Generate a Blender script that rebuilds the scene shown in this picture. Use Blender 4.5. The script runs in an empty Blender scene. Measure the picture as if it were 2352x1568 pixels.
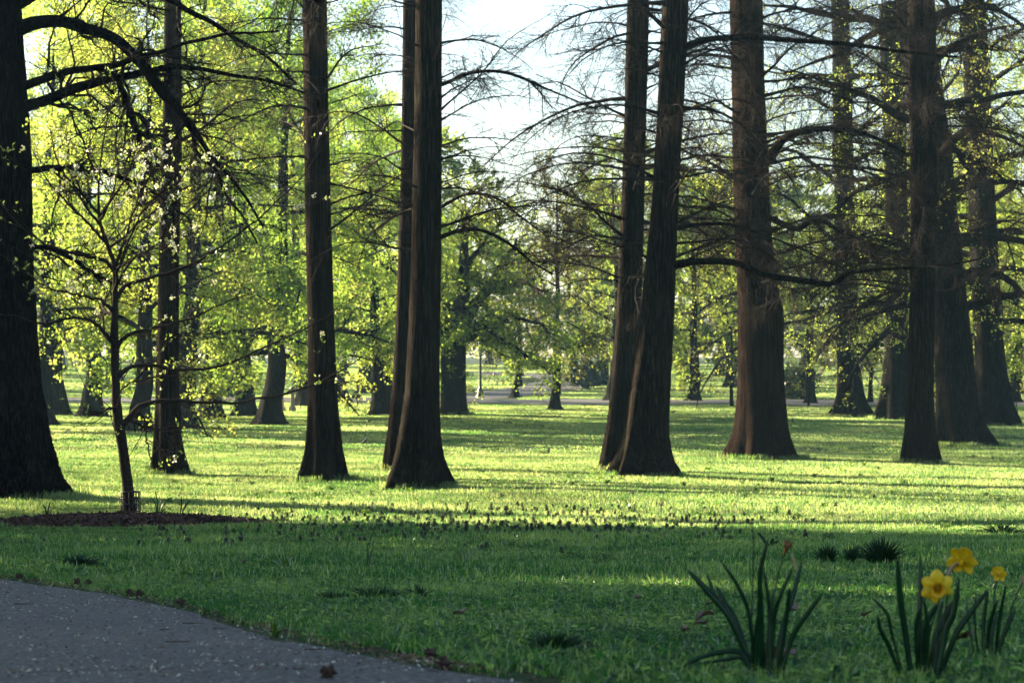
import bpy, math
import numpy as np
R_ = math.radians
SC = bpy.context.scene
COL = SC.collection
# ------------------------------------------------------------------ camera, sky, sun, exposure
FPX, CXP, HZ, CZ = 5553.0, 1176.0, 877.0, 2.5          # focal length, centre and horizon of the photograph (2352 px wide)
cam = bpy.data.cameras.new('camera'); camo = bpy.data.objects.new('camera', cam); COL.objects.link(camo)
cam.lens = 85.0; cam.sensor_width = 36.0; cam.clip_start = 0.1; cam.clip_end = 5000
camo.location = (0, 0, CZ); camo.rotation_euler = (R_(90) + math.atan((HZ - 784) / FPX), 0, 0)
cam.dof.use_dof = True; cam.dof.focus_distance = 20.0; cam.dof.aperture_fstop = 7.5
SC.camera = camo
SUN_AZ, SUN_EL = 57.0, 16.5                              # degrees left of the view direction, above the horizon
w = bpy.data.worlds.new('World'); SC.world = w; w.use_nodes = True
nt = w.node_tree; bg = nt.nodes['Background']
sky = nt.nodes.new('ShaderNodeTexSky'); sky.sky_type = 'NISHITA'; sky.sun_disc = False
sky.sun_elevation = R_(SUN_EL); sky.sun_rotation = R_(-SUN_AZ)
sky.air_density = 1.0; sky.dust_density = 1.0; sky.ozone_density = 1.0
nt.links.new(sky.outputs[0], bg.inputs[0]); bg.inputs[1].default_value = 0.05
sl = bpy.data.lights.new('sun', 'SUN'); sl.energy = 5.0; sl.angle = R_(0.6); sl.color = (1.0, 0.84, 0.58)
so = bpy.data.objects.new('sun', sl); COL.objects.link(so)
so.rotation_euler = (R_(90 - SUN_EL), 0, R_(SUN_AZ + 180)); so.location = (-60, 40, 40)
vs = SC.view_settings; vs.view_transform = 'Standard'; vs.look = 'None'; vs.gamma = 1.0; vs.exposure = 2.75
cy = SC.cycles
cy.use_denoising = True; cy.max_bounces = 7; cy.diffuse_bounces = 3; cy.glossy_bounces = 2; cy.transmission_bounces = 5
cy.volume_bounces = 0; cy.transparent_max_bounces = 4; cy.caustics_reflective = False; cy.caustics_refractive = False
cy.sample_clamp_indirect = 6.0
try: cy.denoising_prefilter = 'ACCURATE'
except Exception: pass

# ------------------------------------------------------------------ terrain
TD = np.array([-80, -20, 0, 5, 7.2, 14, 20, 30, 42, 55, 70, 90, 120, 160, 200, 260, 330, 500, 900], float)
TZ = np.array([-.5, -.6, -.75, -.80, -.88, -1.25, -1.5, -1.95, -2.38, -2.45, -2.4, -2.2, -1.7, -1.1, -.55, .6, 2.2, 5, 9], float)
_fine = np.linspace(-80, 900, 9801)
_fz = np.interp(_fine, TD, TZ)
_k = np.ones(41) / 41
_fz2 = np.convolve(np.pad(_fz, 20, mode='edge'), _k, mode='valid')
def gz(x, y):
    x = np.asarray(x, float); y = np.asarray(y, float)
    z = np.interp(y, _fine, _fz2) + CZ
    a = np.clip((y - 8) / 40, 0, 1)
    z = z + a * (0.05 * np.sin(x * .21 + 1.3) * np.sin(y * .11 + .4) + .035 * np.sin(x * .5 + y * .23))
    b = np.exp(-((y - 79) / 6.0) ** 2) * np.exp(-((x - 1) / 9.0) ** 2)
    return z - .1 * b
def gy(px, py):
    """ground point seen at a pixel of the photograph"""
    d = np.concatenate([np.linspace(4, 60, 3000), np.linspace(60.1, 800, 9000)])
    x = (px - CXP) / FPX * d
    yy = HZ - (gz(x, d) - CZ) / d * FPX
    i = np.argmax(yy <= py)
    return np.array([x[i], d[i], gz(x[i], d[i])])
def at(px, py, d):
    return np.array([(px - CXP) / FPX * d, d, CZ + (HZ - py) / FPX * d])

# ------------------------------------------------------------------ mesh helpers
def mk(name, V, polys, mat, parent=None, smooth=True, loc=(0, 0, 0), kind=None, link=True):
    me = bpy.data.meshes.new(name)
    V = np.asarray(V, np.float32).reshape(-1, 3)
    polys = [np.asarray(p, np.int32) for p in polys if len(p)]
    me.vertices.add(len(V)); me.vertices.foreach_set('co', V.ravel())
    nl = sum(p.size for p in polys); nf = sum(len(p) for p in polys)
    me.loops.add(nl); me.polygons.add(nf)
    me.loops.foreach_set('vertex_index', np.concatenate([p.ravel() for p in polys]))
    st = []; o = 0
    for p in polys:
        st.append(o + np.arange(len(p)) * p.shape[1]); o += p.size
    me.polygons.foreach_set('loop_start', np.concatenate(st).astype(np.int32))
    me.polygons.foreach_set('use_smooth', np.full(nf, smooth))
    me.update(calc_edges=True)
    if mat is not None: me.materials.append(mat)
    ob = bpy.data.objects.new(name, me); ob.location = loc
    if link: COL.objects.link(ob)
    if parent is not None: ob.parent = parent
    if kind: ob['kind'] = kind
    return ob
def tag(o, label, cat=None, group=None, kind=None):
    o['label'] = label
    if cat: o['category'] = cat
    if group: o['group'] = group
    if kind: o['kind'] = kind
    return o
def empty(name, loc, label=None, cat=None, group=None):
    o = bpy.data.objects.new(name, None); o.empty_display_size = .2; COL.objects.link(o); o.location = loc
    if label: tag(o, label, cat, group)
    return o
def copy_tree(root, loc, rz=0, sc=(1, 1, 1), label=None, cat=None, group=None, name=None):
    def cp(o, par):
        c = o.copy(); COL.objects.link(c); c.parent = par
        for ch in o.children: cp(ch, c)
        return c
    r = cp(root, None); r.location = loc; r.rotation_euler = (0, 0, rz); r.scale = sc
    if name: r.name = name
    if label: r['label'] = label
    if cat: r['category'] = cat
    if group: r['group'] = group
    elif 'group' in r: del r['group']
    return r
def nrm(a): return a / np.maximum(np.linalg.norm(a, axis=-1, keepdims=True), 1e-9)
def tubes(P, Rr, sides=4):
    P = np.asarray(P, float); Rr = np.asarray(Rr, float)
    if P.ndim == 2: P = P[None]; Rr = Rr[None]
    m, n, _ = P.shape
    T = nrm(np.gradient(P, axis=1))
    mean = nrm(P[:, -1] - P[:, 0])
    ref = np.where(np.abs(mean[:, 2:3]) > .8, np.array([[1., .1, 0]]), np.array([[0, 0, 1.]]))[:, None, :]
    U = nrm(np.cross(T, ref)); W = np.cross(T, U)
    a = np.arange(sides) * 2 * np.pi / sides
    V = P[:, :, None, :] + Rr[:, :, None, None] * (U[:, :, None, :] * np.cos(a)[None, None, :, None] + W[:, :, None, :] * np.sin(a)[None, None, :, None])
    idx = np.arange(m * n * sides).reshape(m, n, sides)
    A = idx[:, :-1]; B = idx[:, 1:]
    q = np.stack([A, np.roll(A, -1, 2), np.roll(B, -1, 2), B], -1).reshape(-1, 4)
    return V.reshape(-1, 3), q
class Acc:
    def __init__(s): s.V = []; s.F = {}; s.n = 0
    def add(s, V, F):
        V = np.asarray(V).reshape(-1, 3); F = np.asarray(F)
        if len(V) == 0: return s
        s.F.setdefault(F.shape[1], []).append(F + s.n); s.V.append(V); s.n += len(V); return s
    def obj(s, name, mat, parent=None, base=(0, 0, 0), **k):
        return mk(name, np.concatenate(s.V) - np.asarray(base), [np.concatenate(v) for v in s.F.values()], mat, parent, **k)
def spawn(P, Rr, k, rng, t=(.2, 1.), L=(1, 2), ang=(35, 70), droop=0., wob=.12, npts=5, rs=.6, rmax=.05, tip=.3, flat=1., lt=.5):
    """k children on every parent path, all at once"""
    m, n, _ = P.shape
    tt = rng.uniform(t[0], t[1], (m, k)) * (n - 1.001)
    i = tt.astype(int); f = (tt - i)[..., None]
    mi = np.arange(m)[:, None]
    p0 = P[mi, i] * (1 - f) + P[mi, i + 1] * f
    tg = nrm(P[mi, i + 1] - P[mi, i])
    rr = Rr[mi, i] * (1 - f[..., 0]) + Rr[mi, i + 1] * f[..., 0]
    rv = rng.normal(size=(m, k, 3)); rv[..., 2] *= flat
    perp = nrm(rv - tg * (rv * tg).sum(-1, keepdims=True))
    an = np.radians(rng.uniform(ang[0], ang[1], (m, k)))[..., None]
    d = nrm(tg * np.cos(an) + perp * np.sin(an)).reshape(-1, 3)
    ln = (rng.uniform(L[0], L[1], (m, k)) * (1 - lt * tt / (n - 1))).reshape(-1, 1)
    p = p0.reshape(-1, 3); pts = [p]
    for s in range(npts - 1):
        d = nrm(d + rng.normal(size=d.shape) * wob + np.array([0, 0, droop]))
        p = p + d * ln / (npts - 1); pts.append(p)
    Q = np.stack(pts, 1)
    r0 = np.minimum(rr.reshape(-1) * rs, rmax)
    return Q, r0[:, None] * np.linspace(1, tip, npts)[None]
def along(P, k, rng, t=(.3, 1.), spread=.05):
    m, n, _ = P.shape
    tt = rng.uniform(t[0], t[1], (m, k)) * (n - 1.001); i = tt.astype(int); f = (tt - i)[..., None]
    mi = np.arange(m)[:, None]
    return (P[mi, i] * (1 - f) + P[mi, i + 1] * f).reshape(-1, 3) + rng.normal(size=(m * k, 3)) * spread
def clusters(P, k, rng, t, spread):
    C = along(P, max(1, k // 4), rng, t, spread); return np.repeat(C, 4, 0) + rng.normal(size=(len(C) * 4, 3)) * spread * .55
def leaves(C, size, rng, ratio=.7, hang=.4, lo=.6):
    n = len(C)
    s = size * rng.uniform(lo, 1.3, (n, 1))
    a = rng.normal(size=(n, 3)); a[:, 2] -= hang; a = nrm(a)
    b = rng.normal(size=(n, 3)); b = nrm(b - a * (b * a).sum(-1, keepdims=True)); c = np.cross(a, b)
    V = np.stack([C, C + a * s * .45 + b * s * ratio * .5 + c * s * .1, C + a * s, C + a * s * .45 - b * s * ratio * .5 + c * s * .1], 1)
    return V.reshape(-1, 3), np.arange(n * 4).reshape(n, 4)
def smooth_path(pts, n):
    """resample control rows by Catmull-Rom"""
    p = np.asarray(pts, float); m = len(p)
    q = np.vstack([2 * p[0] - p[1], p, 2 * p[-1] - p[-2]])
    u = np.linspace(0, m - 1 - 1e-6, n); i = u.astype(int); f = (u - i)[:, None]
    a, b, c, d = q[i], q[i + 1], q[i + 2], q[i + 3]
    return .5 * (2 * b + (c - a) * f + (2 * a - 5 * b + 4 * c - d) * f ** 2 + (3 * b - a - 3 * c + d) * f ** 3)

# ------------------------------------------------------------------ materials
def newmat(name):
    m = bpy.data.materials.new(name); m.use_nodes = True
    n = m.node_tree.nodes; return m, n, m.node_tree.links, n['Principled BSDF'], n['Material Output']
def ramp(n, stops):
    r = n.new('ShaderNodeValToRGB'); e = r.color_ramp.elements
    while len(e) < len(stops): e.new(.5)
    for el, (p, c) in zip(e, stops): el.position = p; el.color = (*c, 1)
    return r
def noise(n, l, vec, scale, detail=4, rough=.6):
    t = n.new('ShaderNodeTexNoise'); t.inputs['Scale'].default_value = scale; t.inputs['Detail'].default_value = detail
    t.inputs['Roughness'].default_value = rough
    if vec is not None: l.new(vec, t.inputs['Vector'])
    return t
def bark(name, dark, mid, light, sx=9., sz=1.1, bump=.9, moss=None):
    m, n, l, p, o = newmat(name)
    tc = n.new('ShaderNodeTexCoord'); mp = n.new('ShaderNodeMapping'); mp.inputs['Scale'].default_value = (sx, sx, sz)
    l.new(tc.outputs['Object'], mp.inputs[0])
    a = noise(n, l, mp.outputs[0], 1.6, 6, .65); b = noise(n, l, mp.outputs[0], 5., 3, .6)
    big = noise(n, l, tc.outputs['Object'], .9, 3)
    mx = n.new('ShaderNodeMath'); mx.operation = 'MULTIPLY_ADD'; mx.inputs[1].default_value = .35; l.new(b.outputs[0], mx.inputs[0]); l.new(a.outputs[0], mx.inputs[2])
    r = ramp(n, [(.52, dark), (.67, mid), (.84, light)]); l.new(mx.outputs[0], r.inputs[0])
    mix = n.new('ShaderNodeMix'); mix.data_type = 'RGBA'; mix.blend_type = 'MULTIPLY'; mix.inputs[0].default_value = .55
    r2 = ramp(n, [(.3, (.55, .5, .45)), (.7, (1.2, 1.15, 1.1))]); l.new(big.outputs[0], r2.inputs[0])
    l.new(r.outputs[0], mix.inputs[6]); l.new(r2.outputs[0], mix.inputs[7])
    col = mix.outputs[2]
    if moss:
        mm = n.new('ShaderNodeMix'); mm.data_type = 'RGBA'
        mn = noise(n, l, tc.outputs['Object'], 3.2, 5); rr = ramp(n, [(.52, (0, 0, 0)), (.66, (.7, .7, .7))]); l.new(mn.outputs[0], rr.inputs[0])
        l.new(rr.outputs[0], mm.inputs[0]); l.new(col, mm.inputs[6]); mm.inputs[7].default_value = (*moss, 1); col = mm.outputs[2]
    l.new(col, p.inputs['Base Color']); p.inputs['Roughness'].default_value = .95; p.inputs['Specular IOR Level'].default_value = .02
    bp = n.new('ShaderNodeBump'); bp.inputs['Strength'].default_value = bump; bp.inputs['Distance'].default_value = .03
    l.new(mx.outputs[0], bp.inputs['Height']); l.new(bp.outputs[0], p.inputs['Normal'])
    return m
def foliage(name, c1, c2, t1, t2, fac=.55, scale=2., gloss=.08, rough=.4, rand=False, tone=False):
    """leaf: diffuse + light let through + a little shine"""
    m, n, l, p, o = newmat(name); n.remove(p)
    g = n.new('ShaderNodeNewGeometry'); ns = noise(n, l, g.outputs['Position'], scale, 3)
    f = ns.outputs[0]
    if rand:
        oi = n.new('ShaderNodeObjectInfo'); ad = n.new('ShaderNodeMath'); ad.operation = 'MULTIPLY_ADD'; ad.inputs[1].default_value = .35
        l.new(oi.outputs['Random'], ad.inputs[0]); l.new(f, ad.inputs[2]); sb = n.new('ShaderNodeMath'); sb.operation = 'SUBTRACT'; sb.inputs[1].default_value = .17
        l.new(ad.outputs[0], sb.inputs[0]); f = sb.outputs[0]
    if tone:
        tn = n.new('ShaderNodeAttribute'); tn.attribute_name = 'tone'; ad = n.new('ShaderNodeMath'); ad.operation = 'MULTIPLY_ADD'; ad.inputs[1].default_value = .62
        l.new(tn.outputs['Fac'], ad.inputs[0]); l.new(f, ad.inputs[2]); sb = n.new('ShaderNodeMath'); sb.operation = 'SUBTRACT'; sb.inputs[1].default_value = .29
        l.new(ad.outputs[0], sb.inputs[0]); f = sb.outputs[0]
    ra = ramp(n, [(.35, c1), (.65, c2)]); rb = ramp(n, [(.35, t1), (.65, t2)]); l.new(f, ra.inputs[0]); l.new(f, rb.inputs[0])
    d = n.new('ShaderNodeBsdfDiffuse'); t = n.new('ShaderNodeBsdfTranslucent'); s = n.new('ShaderNodeBsdfGlossy'); s.inputs['Roughness'].default_value = rough
    l.new(ra.outputs[0], d.inputs[0]); l.new(rb.outputs[0], t.inputs[0])
    m1 = n.new('ShaderNodeMixShader'); m1.inputs[0].default_value = fac; l.new(d.outputs[0], m1.inputs[1]); l.new(t.outputs[0], m1.inputs[2])
    m2 = n.new('ShaderNodeMixShader'); m2.inputs[0].default_value = gloss
    if tone is True:      # some blades are wet with dew
        mr_ = n.new('ShaderNodeMapRange'); mr_.inputs['From Min'].default_value = .72; mr_.inputs['From Max'].default_value = .9; mr_.inputs['To Min'].default_value = gloss * .6; mr_.inputs['To Max'].default_value = gloss * 4
        l.new(tn.outputs['Fac'], mr_.inputs['Value']); l.new(mr_.outputs[0], m2.inputs[0])
    l.new(m1.outputs[0], m2.inputs[1]); l.new(s.outputs[0], m2.inputs[2])
    l.new(m2.outputs[0], o.inputs[0]); return m
def plain(name, c1, c2, scale=6., rough=.8, spec=.3, bump=0.):
    m, n, l, p, o = newmat(name); tc = n.new('ShaderNodeTexCoord'); ns = noise(n, l, tc.outputs['Object'], scale, 5)
    r = ramp(n, [(.35, c1), (.65, c2)]); l.new(ns.outputs[0], r.inputs[0]); l.new(r.outputs[0], p.inputs['Base Color'])
    p.inputs['Roughness'].default_value = rough; p.inputs['Specular IOR Level'].default_value = spec
    if bump:
        b = n.new('ShaderNodeBump'); b.inputs['Strength'].default_value = bump; b.inputs['Distance'].default_value = .01
        l.new(ns.outputs[0], b.inputs['Height']); l.new(b.outputs[0], p.inputs['Normal'])
    return m
M = {}
M['oak'] = bark('oak_bark', (0.0021, 0.0017, 0.0015), (0.0059, 0.0050, 0.0046), (0.0294, 0.0252, 0.0218), 16, 2.2, 1.)
M['cyp'] = bark('cypress_bark', (0.0025, 0.0017, 0.0013), (0.0084, 0.0055, 0.0042), (0.0462, 0.0336, 0.0252), 22, .7, .9)
M['cypg'] = bark('mossy_cypress_bark', (0.0025, 0.0017, 0.0013), (0.0080, 0.0059, 0.0046), (0.0462, 0.0378, 0.0294), 20, .8, .9, moss=(0.0076, 0.0092, 0.0034))
M['red'] = bark('redwood_bark', (0.0023, 0.0011, 0.0007), (0.0079, 0.0041, 0.0028), (0.0369, 0.0230, 0.0157), 20, .55, 1.)
M['park'] = bark('park_tree_bark', (0.0029, 0.0025, 0.0021), (0.0088, 0.0080, 0.0067), (0.0315, 0.0286, 0.0244), 12, 1.5, .8)
M['twig'] = plain('twig_bark', (.008, .006, .005), (.026, .019, .015), 5., .8, .06)
M['oaktwig'] = plain('oak_twig_bark', (.008, .007, .006), (.022, .019, .016), 5., .8, .04)
M['dogbark'] = bark('dogwood_bark', (0.0092, 0.0071, 0.0059), (0.0315, 0.0252, 0.0210), (0.0630, 0.0525, 0.0441), 40, 22, .6)
M['leaf'] = foliage('spring_leaf', (.07, .12, .012), (.12, .17, .018), (.26, .42, .045), (.52, .62, .11), .66, .35, .03, .6)
M['leafg'] = foliage('green_leaf', (.05, .11, .014), (.085, .15, .016), (.18, .36, .035), (.40, .56, .07), .64, .35, .03, .6)
M['leafy'] = foliage('yellow_green_leaf', (.10, .13, .012), (.15, .17, .02), (.32, .43, .05), (.58, .62, .12), .66, .5, .03, .6)
M['leaff'] = foliage('far_leaf', (.045, .085, .02), (.085, .12, .025), (.22, .36, .04), (.42, .52, .07), .55, .2, .03, .6)
M['leafb'] = foliage('browngreen_bud', (.07, .08, .025), (.11, .10, .04), (.20, .24, .04), (.32, .32, .07), .55, .3, .03, .6)
M['shadeleaf'] = foliage('shade_tree_leaf', (.03, .06, .012), (.05, .09, .014), (.08, .16, .02), (.14, .24, .03), .4, .35, .03, .6)
M['ever'] = foliage('evergreen_leaf', (.015, .035, .012), (.03, .06, .02), (.02, .05, .01), (.04, .08, .02), .25, 1.)
M['redbud'] = foliage('redbud_blossom', (.22, .08, .17), (.32, .14, .25), (.25, .08, .2), (.35, .15, .3), .4, 1.)
M['grass'] = foliage('grass_blade', (.006, .036, .010), (.026, .095, .018), (.05, .24, .03), (.46, .66, .15), .55, .45, .045, .32, True, True)
M['grass_suntint'] = foliage('sun_tinted_far_grass', (.007, .038, .010), (.028, .09, .018), (.11, .28, .035), (.58, .68, .21), .58, .2, .06, .6, True, 'dry')  # copy of the near grass, sunlit yellow glow put into its colour
M['tuft'] = foliage('onion_grass_blade', (.010, .040, .014), (.02, .062, .018), (.03, .10, .022), (.06, .16, .03), .35, 6., .03, .4)
M['nettle'] = foliage('dead_nettle_leaf', (.024, .058, .018), (.075, .06, .058), (.05, .11, .025), (.17, .15, .1), .45, 30.)
M['nettlef'] = foliage('dead_nettle_flower', (.10, .05, .10), (.2, .11, .19), (.1, .05, .1), (.2, .1, .2), .3, 30.)
M['rosette'] = foliage('plantain_leaf', (.02, .06, .014), (.035, .085, .02), (.08, .2, .02), (.16, .3, .03), .4, 10., .04, .4)
M['weed'] = foliage('weed_leaf', (.07, .15, .02), (.11, .2, .03), (.22, .42, .03), (.35, .5, .05), .5, 10., .1, .35)
M['daf'] = foliage('daffodil_leaf', (.005, .032, .014), (.012, .052, .02), (.012, .06, .014), (.025, .09, .02), .3, 18., .025, .3)
M['petal'] = foliage('daffodil_petal', (.78, .56, .008), (.85, .64, .012), (.8, .58, .008), (.86, .66, .012), .4, 30., .04, .5)
M['corona'] = foliage('daffodil_corona', (.74, .42, .004), (.8, .48, .006), (.7, .4, .004), (.78, .46, .006), .3, 30., .04, .5)
M['wither'] = foliage('withered_flower', (.25, .10, .015), (.36, .18, .03), (.22, .09, .01), (.3, .14, .02), .3, 60.)
M['spathe'] = plain('dry_spathe', (.22, .14, .09), (.34, .25, .17), 60.)
M['blossom'] = foliage('dogwood_blossom', (.62, .62, .45), (.75, .74, .62), (.55, .56, .35), (.65, .65, .5), .4, 12., .04, .5)
M['dogleaf'] = foliage('dogwood_leaf', (.09, .15, .03), (.15, .2, .05), (.25, .38, .05), (.38, .48, .09), .55, 8.)
M['petals'] = foliage('fallen_petal', (.45, .40, .25), (.6, .57, .45), (.3, .25, .1), (.4, .35, .2), .2, 3.)
M['debris'] = plain('bud_scale_brown', (.08, .04, .02), (.2, .11, .06), 4.)
M['mulchc'] = plain('mulch_chip_bark', (.016, .008, .005), (.12, .06, .04), 9., .85)
M['mulch'] = plain('mulch_soil', (.012, .007, .005), (.05, .026, .018), 14., .95, .1, 1.)
M['gum'] = plain('gumball_brown', (.02, .01, .007), (.055, .028, .018), 40.)
M['stick'] = plain('stick_bark', (.03, .018, .013), (.09, .06, .042), 20.)
M['deadleaf'] = foliage('dead_leaf_brown', (.09, .05, .028), (.17, .115, .07), (.06, .03, .01), (.1, .06, .025), .2, 20.)
M['guard'] = plain('black_plastic_mesh', (.012, .012, .012), (.02, .02, .02), 10., .5)
M['iron'] = plain('dark_green_iron', (.012, .018, .016), (.02, .03, .026), 10., .45, .5)
M['globe'] = plain('frosted_lamp_glass', (.72, .76, .76), (.8, .82, .82), 5., .25, .5)
M['stone'] = plain('pink_granite', (.32, .23, .22), (.45, .34, .32), 18., .7, .3, .3)
M['fur'] = plain('squirrel_fur', (.09, .065, .045), (.17, .125, .09), 40., .95, .1)
M['feather'] = plain('dark_feather', (.012, .012, .014), (.03, .028, .03), 30., .6)
M['beak'] = plain('beak_yellow', (.3, .2, .03), (.4, .26, .04), 30., .5)
def asphalt(name, near):
    m, n, l, p, o = newmat(name); g = n.new('ShaderNodeNewGeometry')
    big = noise(n, l, g.outputs['Position'], .7, 4); fine = noise(n, l, g.outputs['Position'], 70. if near else 5., 3, .7)
    v = n.new('ShaderNodeTexVoronoi'); v.inputs['Scale'].default_value = 62.; l.new(g.outputs['Position'], v.inputs['Vector'])
    r = ramp(n, ([(.25, (.009, .0085, .008)), (.5, (.026, .0245, .0235)), (.85, (.12, .11, .1))] if near else [(.3, (.06, .06, .062)), (.5, (.085, .082, .083)), (.8, (.12, .115, .115))])); l.new((v.outputs['Color'] if near else fine.outputs[0]), r.inputs[0])
    r2 = ramp(n, [(.3, (.7, .7, .72)), (.7, (1.15, 1.1, 1.08))]); l.new(big.outputs[0], r2.inputs[0])
    mx = n.new('ShaderNodeMix'); mx.data_type = 'RGBA'; mx.blend_type = 'MULTIPLY'; mx.inputs[0].default_value = 1.
    l.new(r.outputs[0], mx.inputs[6]); l.new(r2.outputs[0], mx.inputs[7]); l.new(mx.outputs[2], p.inputs['Base Color'])
    p.inputs['Roughness'].default_value = .75; p.inputs['Specular IOR Level'].default_value = .35
    b = n.new('ShaderNodeBump'); b.inputs['Strength'].default_value = .8; b.inputs['Distance'].default_value = .006
    l.new(v.outputs['Distance'] if near else fine.outputs[0], b.inputs['Height']); l.new(b.outputs[0], p.inputs['Normal'])
    return m
M['asphalt'] = asphalt('asphalt', True); M['road'] = asphalt('worn_road_asphalt', False)
m, n, l, p, o = newmat('lawn_soil'); g = n.new('ShaderNodeNewGeometry')
a = noise(n, l, g.outputs['Position'], 1.2, 6); b = noise(n, l, g.outputs['Position'], .12, 3)
r = ramp(n, [(.3, (.012, .022, .007)), (.55, (.02, .045, .01)), (.75, (.04, .06, .014))]); l.new(a.outputs[0], r.inputs[0])
r2 = ramp(n, [(.35, (.8, .85, .8)), (.65, (1.2, 1.1, 1.)),]); l.new(b.outputs[0], r2.inputs[0])
mx = n.new('ShaderNodeMix'); mx.data_type = 'RGBA'; mx.blend_type = 'MULTIPLY'; mx.inputs[0].default_value = 1.
l.new(r.outputs[0], mx.inputs[6]); l.new(r2.outputs[0], mx.inputs[7]); l.new(mx.outputs[2], p.inputs['Base Color']); p.inputs['Roughness'].default_value = .95
p.inputs['Specular IOR Level'].default_value = .1
M['lawn'] = m

# ------------------------------------------------------------------ ground, paths
def axis(parts):
    return np.unique(np.round(np.concatenate([np.arange(a, b, s) for a, b, s in parts]), 4))
gx = axis([(-900, -200, 50), (-200, -40, 8), (-40, -12, 2), (-12, 12, .3), (12, 40, 2), (40, 200, 8), (200, 901, 50)])
gyv = axis([(-80, 0, 8), (0, 60, .3), (60, 130, 1), (130, 340, 3), (340, 901, 20)])
X, Y = np.meshgrid(gx, gyv); Z = gz(X, Y)
idx = np.arange(X.size).reshape(X.shape)
q = np.stack([idx[:-1, :-1], idx[:-1, 1:], idx[1:, 1:], idx[1:, :-1]], -1).reshape(-1, 4)
tag(mk('ground', np.stack([X, Y, Z], -1), [q], M['lawn'], kind='structure'), 'wide grassy park lawn rolling back to the far trees')
edge_px = [(1900, 1667), (1560, 1618), (1250, 1567), (1000, 1527), (800, 1488), (600, 1441), (430, 1396), (300, 1369), (150, 1346), (0, 1326), (-160, 1309), (-340, 1294)]
E = np.array([gy(*e) if e[1] < 1600 else at(*e, 5.6) for e in edge_px])[:, :2]
E = np.vstack([[3.4, 0.5], [2.2, 3.0], E[2:], E[-1] + (E[-1] - E[-3]) * 1.5])
E = smooth_path(E, 160)
rng = np.random.default_rng(5)
nE = nrm(np.stack([-(np.gradient(E[:, 1])), np.gradient(E[:, 0])], -1))
if (nE[80] * np.array([-1, -1])).sum() < 0: nE = -nE
Ej = E + nE * (np.convolve(rng.normal(0, .05, 160), np.ones(3) / 3, 'same')[:, None])
w_ = np.linspace(0, 4.2, 22)
PP = Ej[:, None, :] + nE[:, None, :] * w_[None, :, None]
pz = gz(PP[..., 0], PP[..., 1]) + .02
pz[:, 0] -= .035; pz[:, -1] -= .05
idx = np.arange(pz.size).reshape(pz.shape)
q = np.stack([idx[:-1, :-1], idx[:-1, 1:], idx[1:, 1:], idx[1:, :-1]], -1).reshape(-1, 4)
tag(mk('path', np.concatenate([PP, pz[..., None]], -1), [q], M['asphalt'], kind='structure'), 'grey asphalt footpath strewn with petals in the near corner')
def path_side(x, y):
    """signed distance from the path's grassy edge: > 0 on the path"""
    x = np.atleast_1d(x); y = np.atleast_1d(y); out = np.empty(len(x))
    for s in range(0, len(x), 20000):
        dx = x[s:s + 20000, None] - E[None, ::2, 0]; dy = y[s:s + 20000, None] - E[None, ::2, 1]
        i = np.argmin(dx * dx + dy * dy, 1); r = np.arange(len(i))
        out[s:s + 20000] = dx[r, i] * nE[::2][i, 0] + dy[r, i] * nE[::2][i, 1]
    return out
def ribbon(name, C, wd, label, zoff=.05):
    C = smooth_path(np.asarray(C), 90); t = np.gradient(C, axis=0); nn = nrm(np.stack([-t[:, 1], t[:, 0]], -1))
    k = np.linspace(-.5, .5, 9); P = C[:, None] + nn[:, None] * k[None, :, None] * wd
    z = gz(P[..., 0], P[..., 1]) + zoff; z[:, 0] -= .12; z[:, -1] -= .12
    idx = np.arange(z.size).reshape(z.shape)
    q = np.stack([idx[:-1, :-1], idx[:-1, 1:], idx[1:, 1:], idx[1:, :-1]], -1).reshape(-1, 4)
    tag(mk(name, np.concatenate([P, z[..., None]], -1), [q], M['road'], kind='structure'), label); return C
road = ribbon('road', [(-120, 176), (-70, 166), (-35, 159), (-12, 156), (2, 153), (20, 148), (40, 146), (70, 150), (120, 165)], 12., 'grey park drive crossing behind the lawn')
fp = [gy(960, 917)[:2], gy(1080, 911)[:2], gy(1180, 902)[:2], gy(1270, 889)[:2], gy(1312, 876)[:2], gy(1285, 866)[:2], gy(1190, 860)[:2], gy(1080, 856)[:2]]
foot = ribbon('footpath', fp, 7., 'pale footpath curving uphill beyond the park drive', .07)

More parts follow.
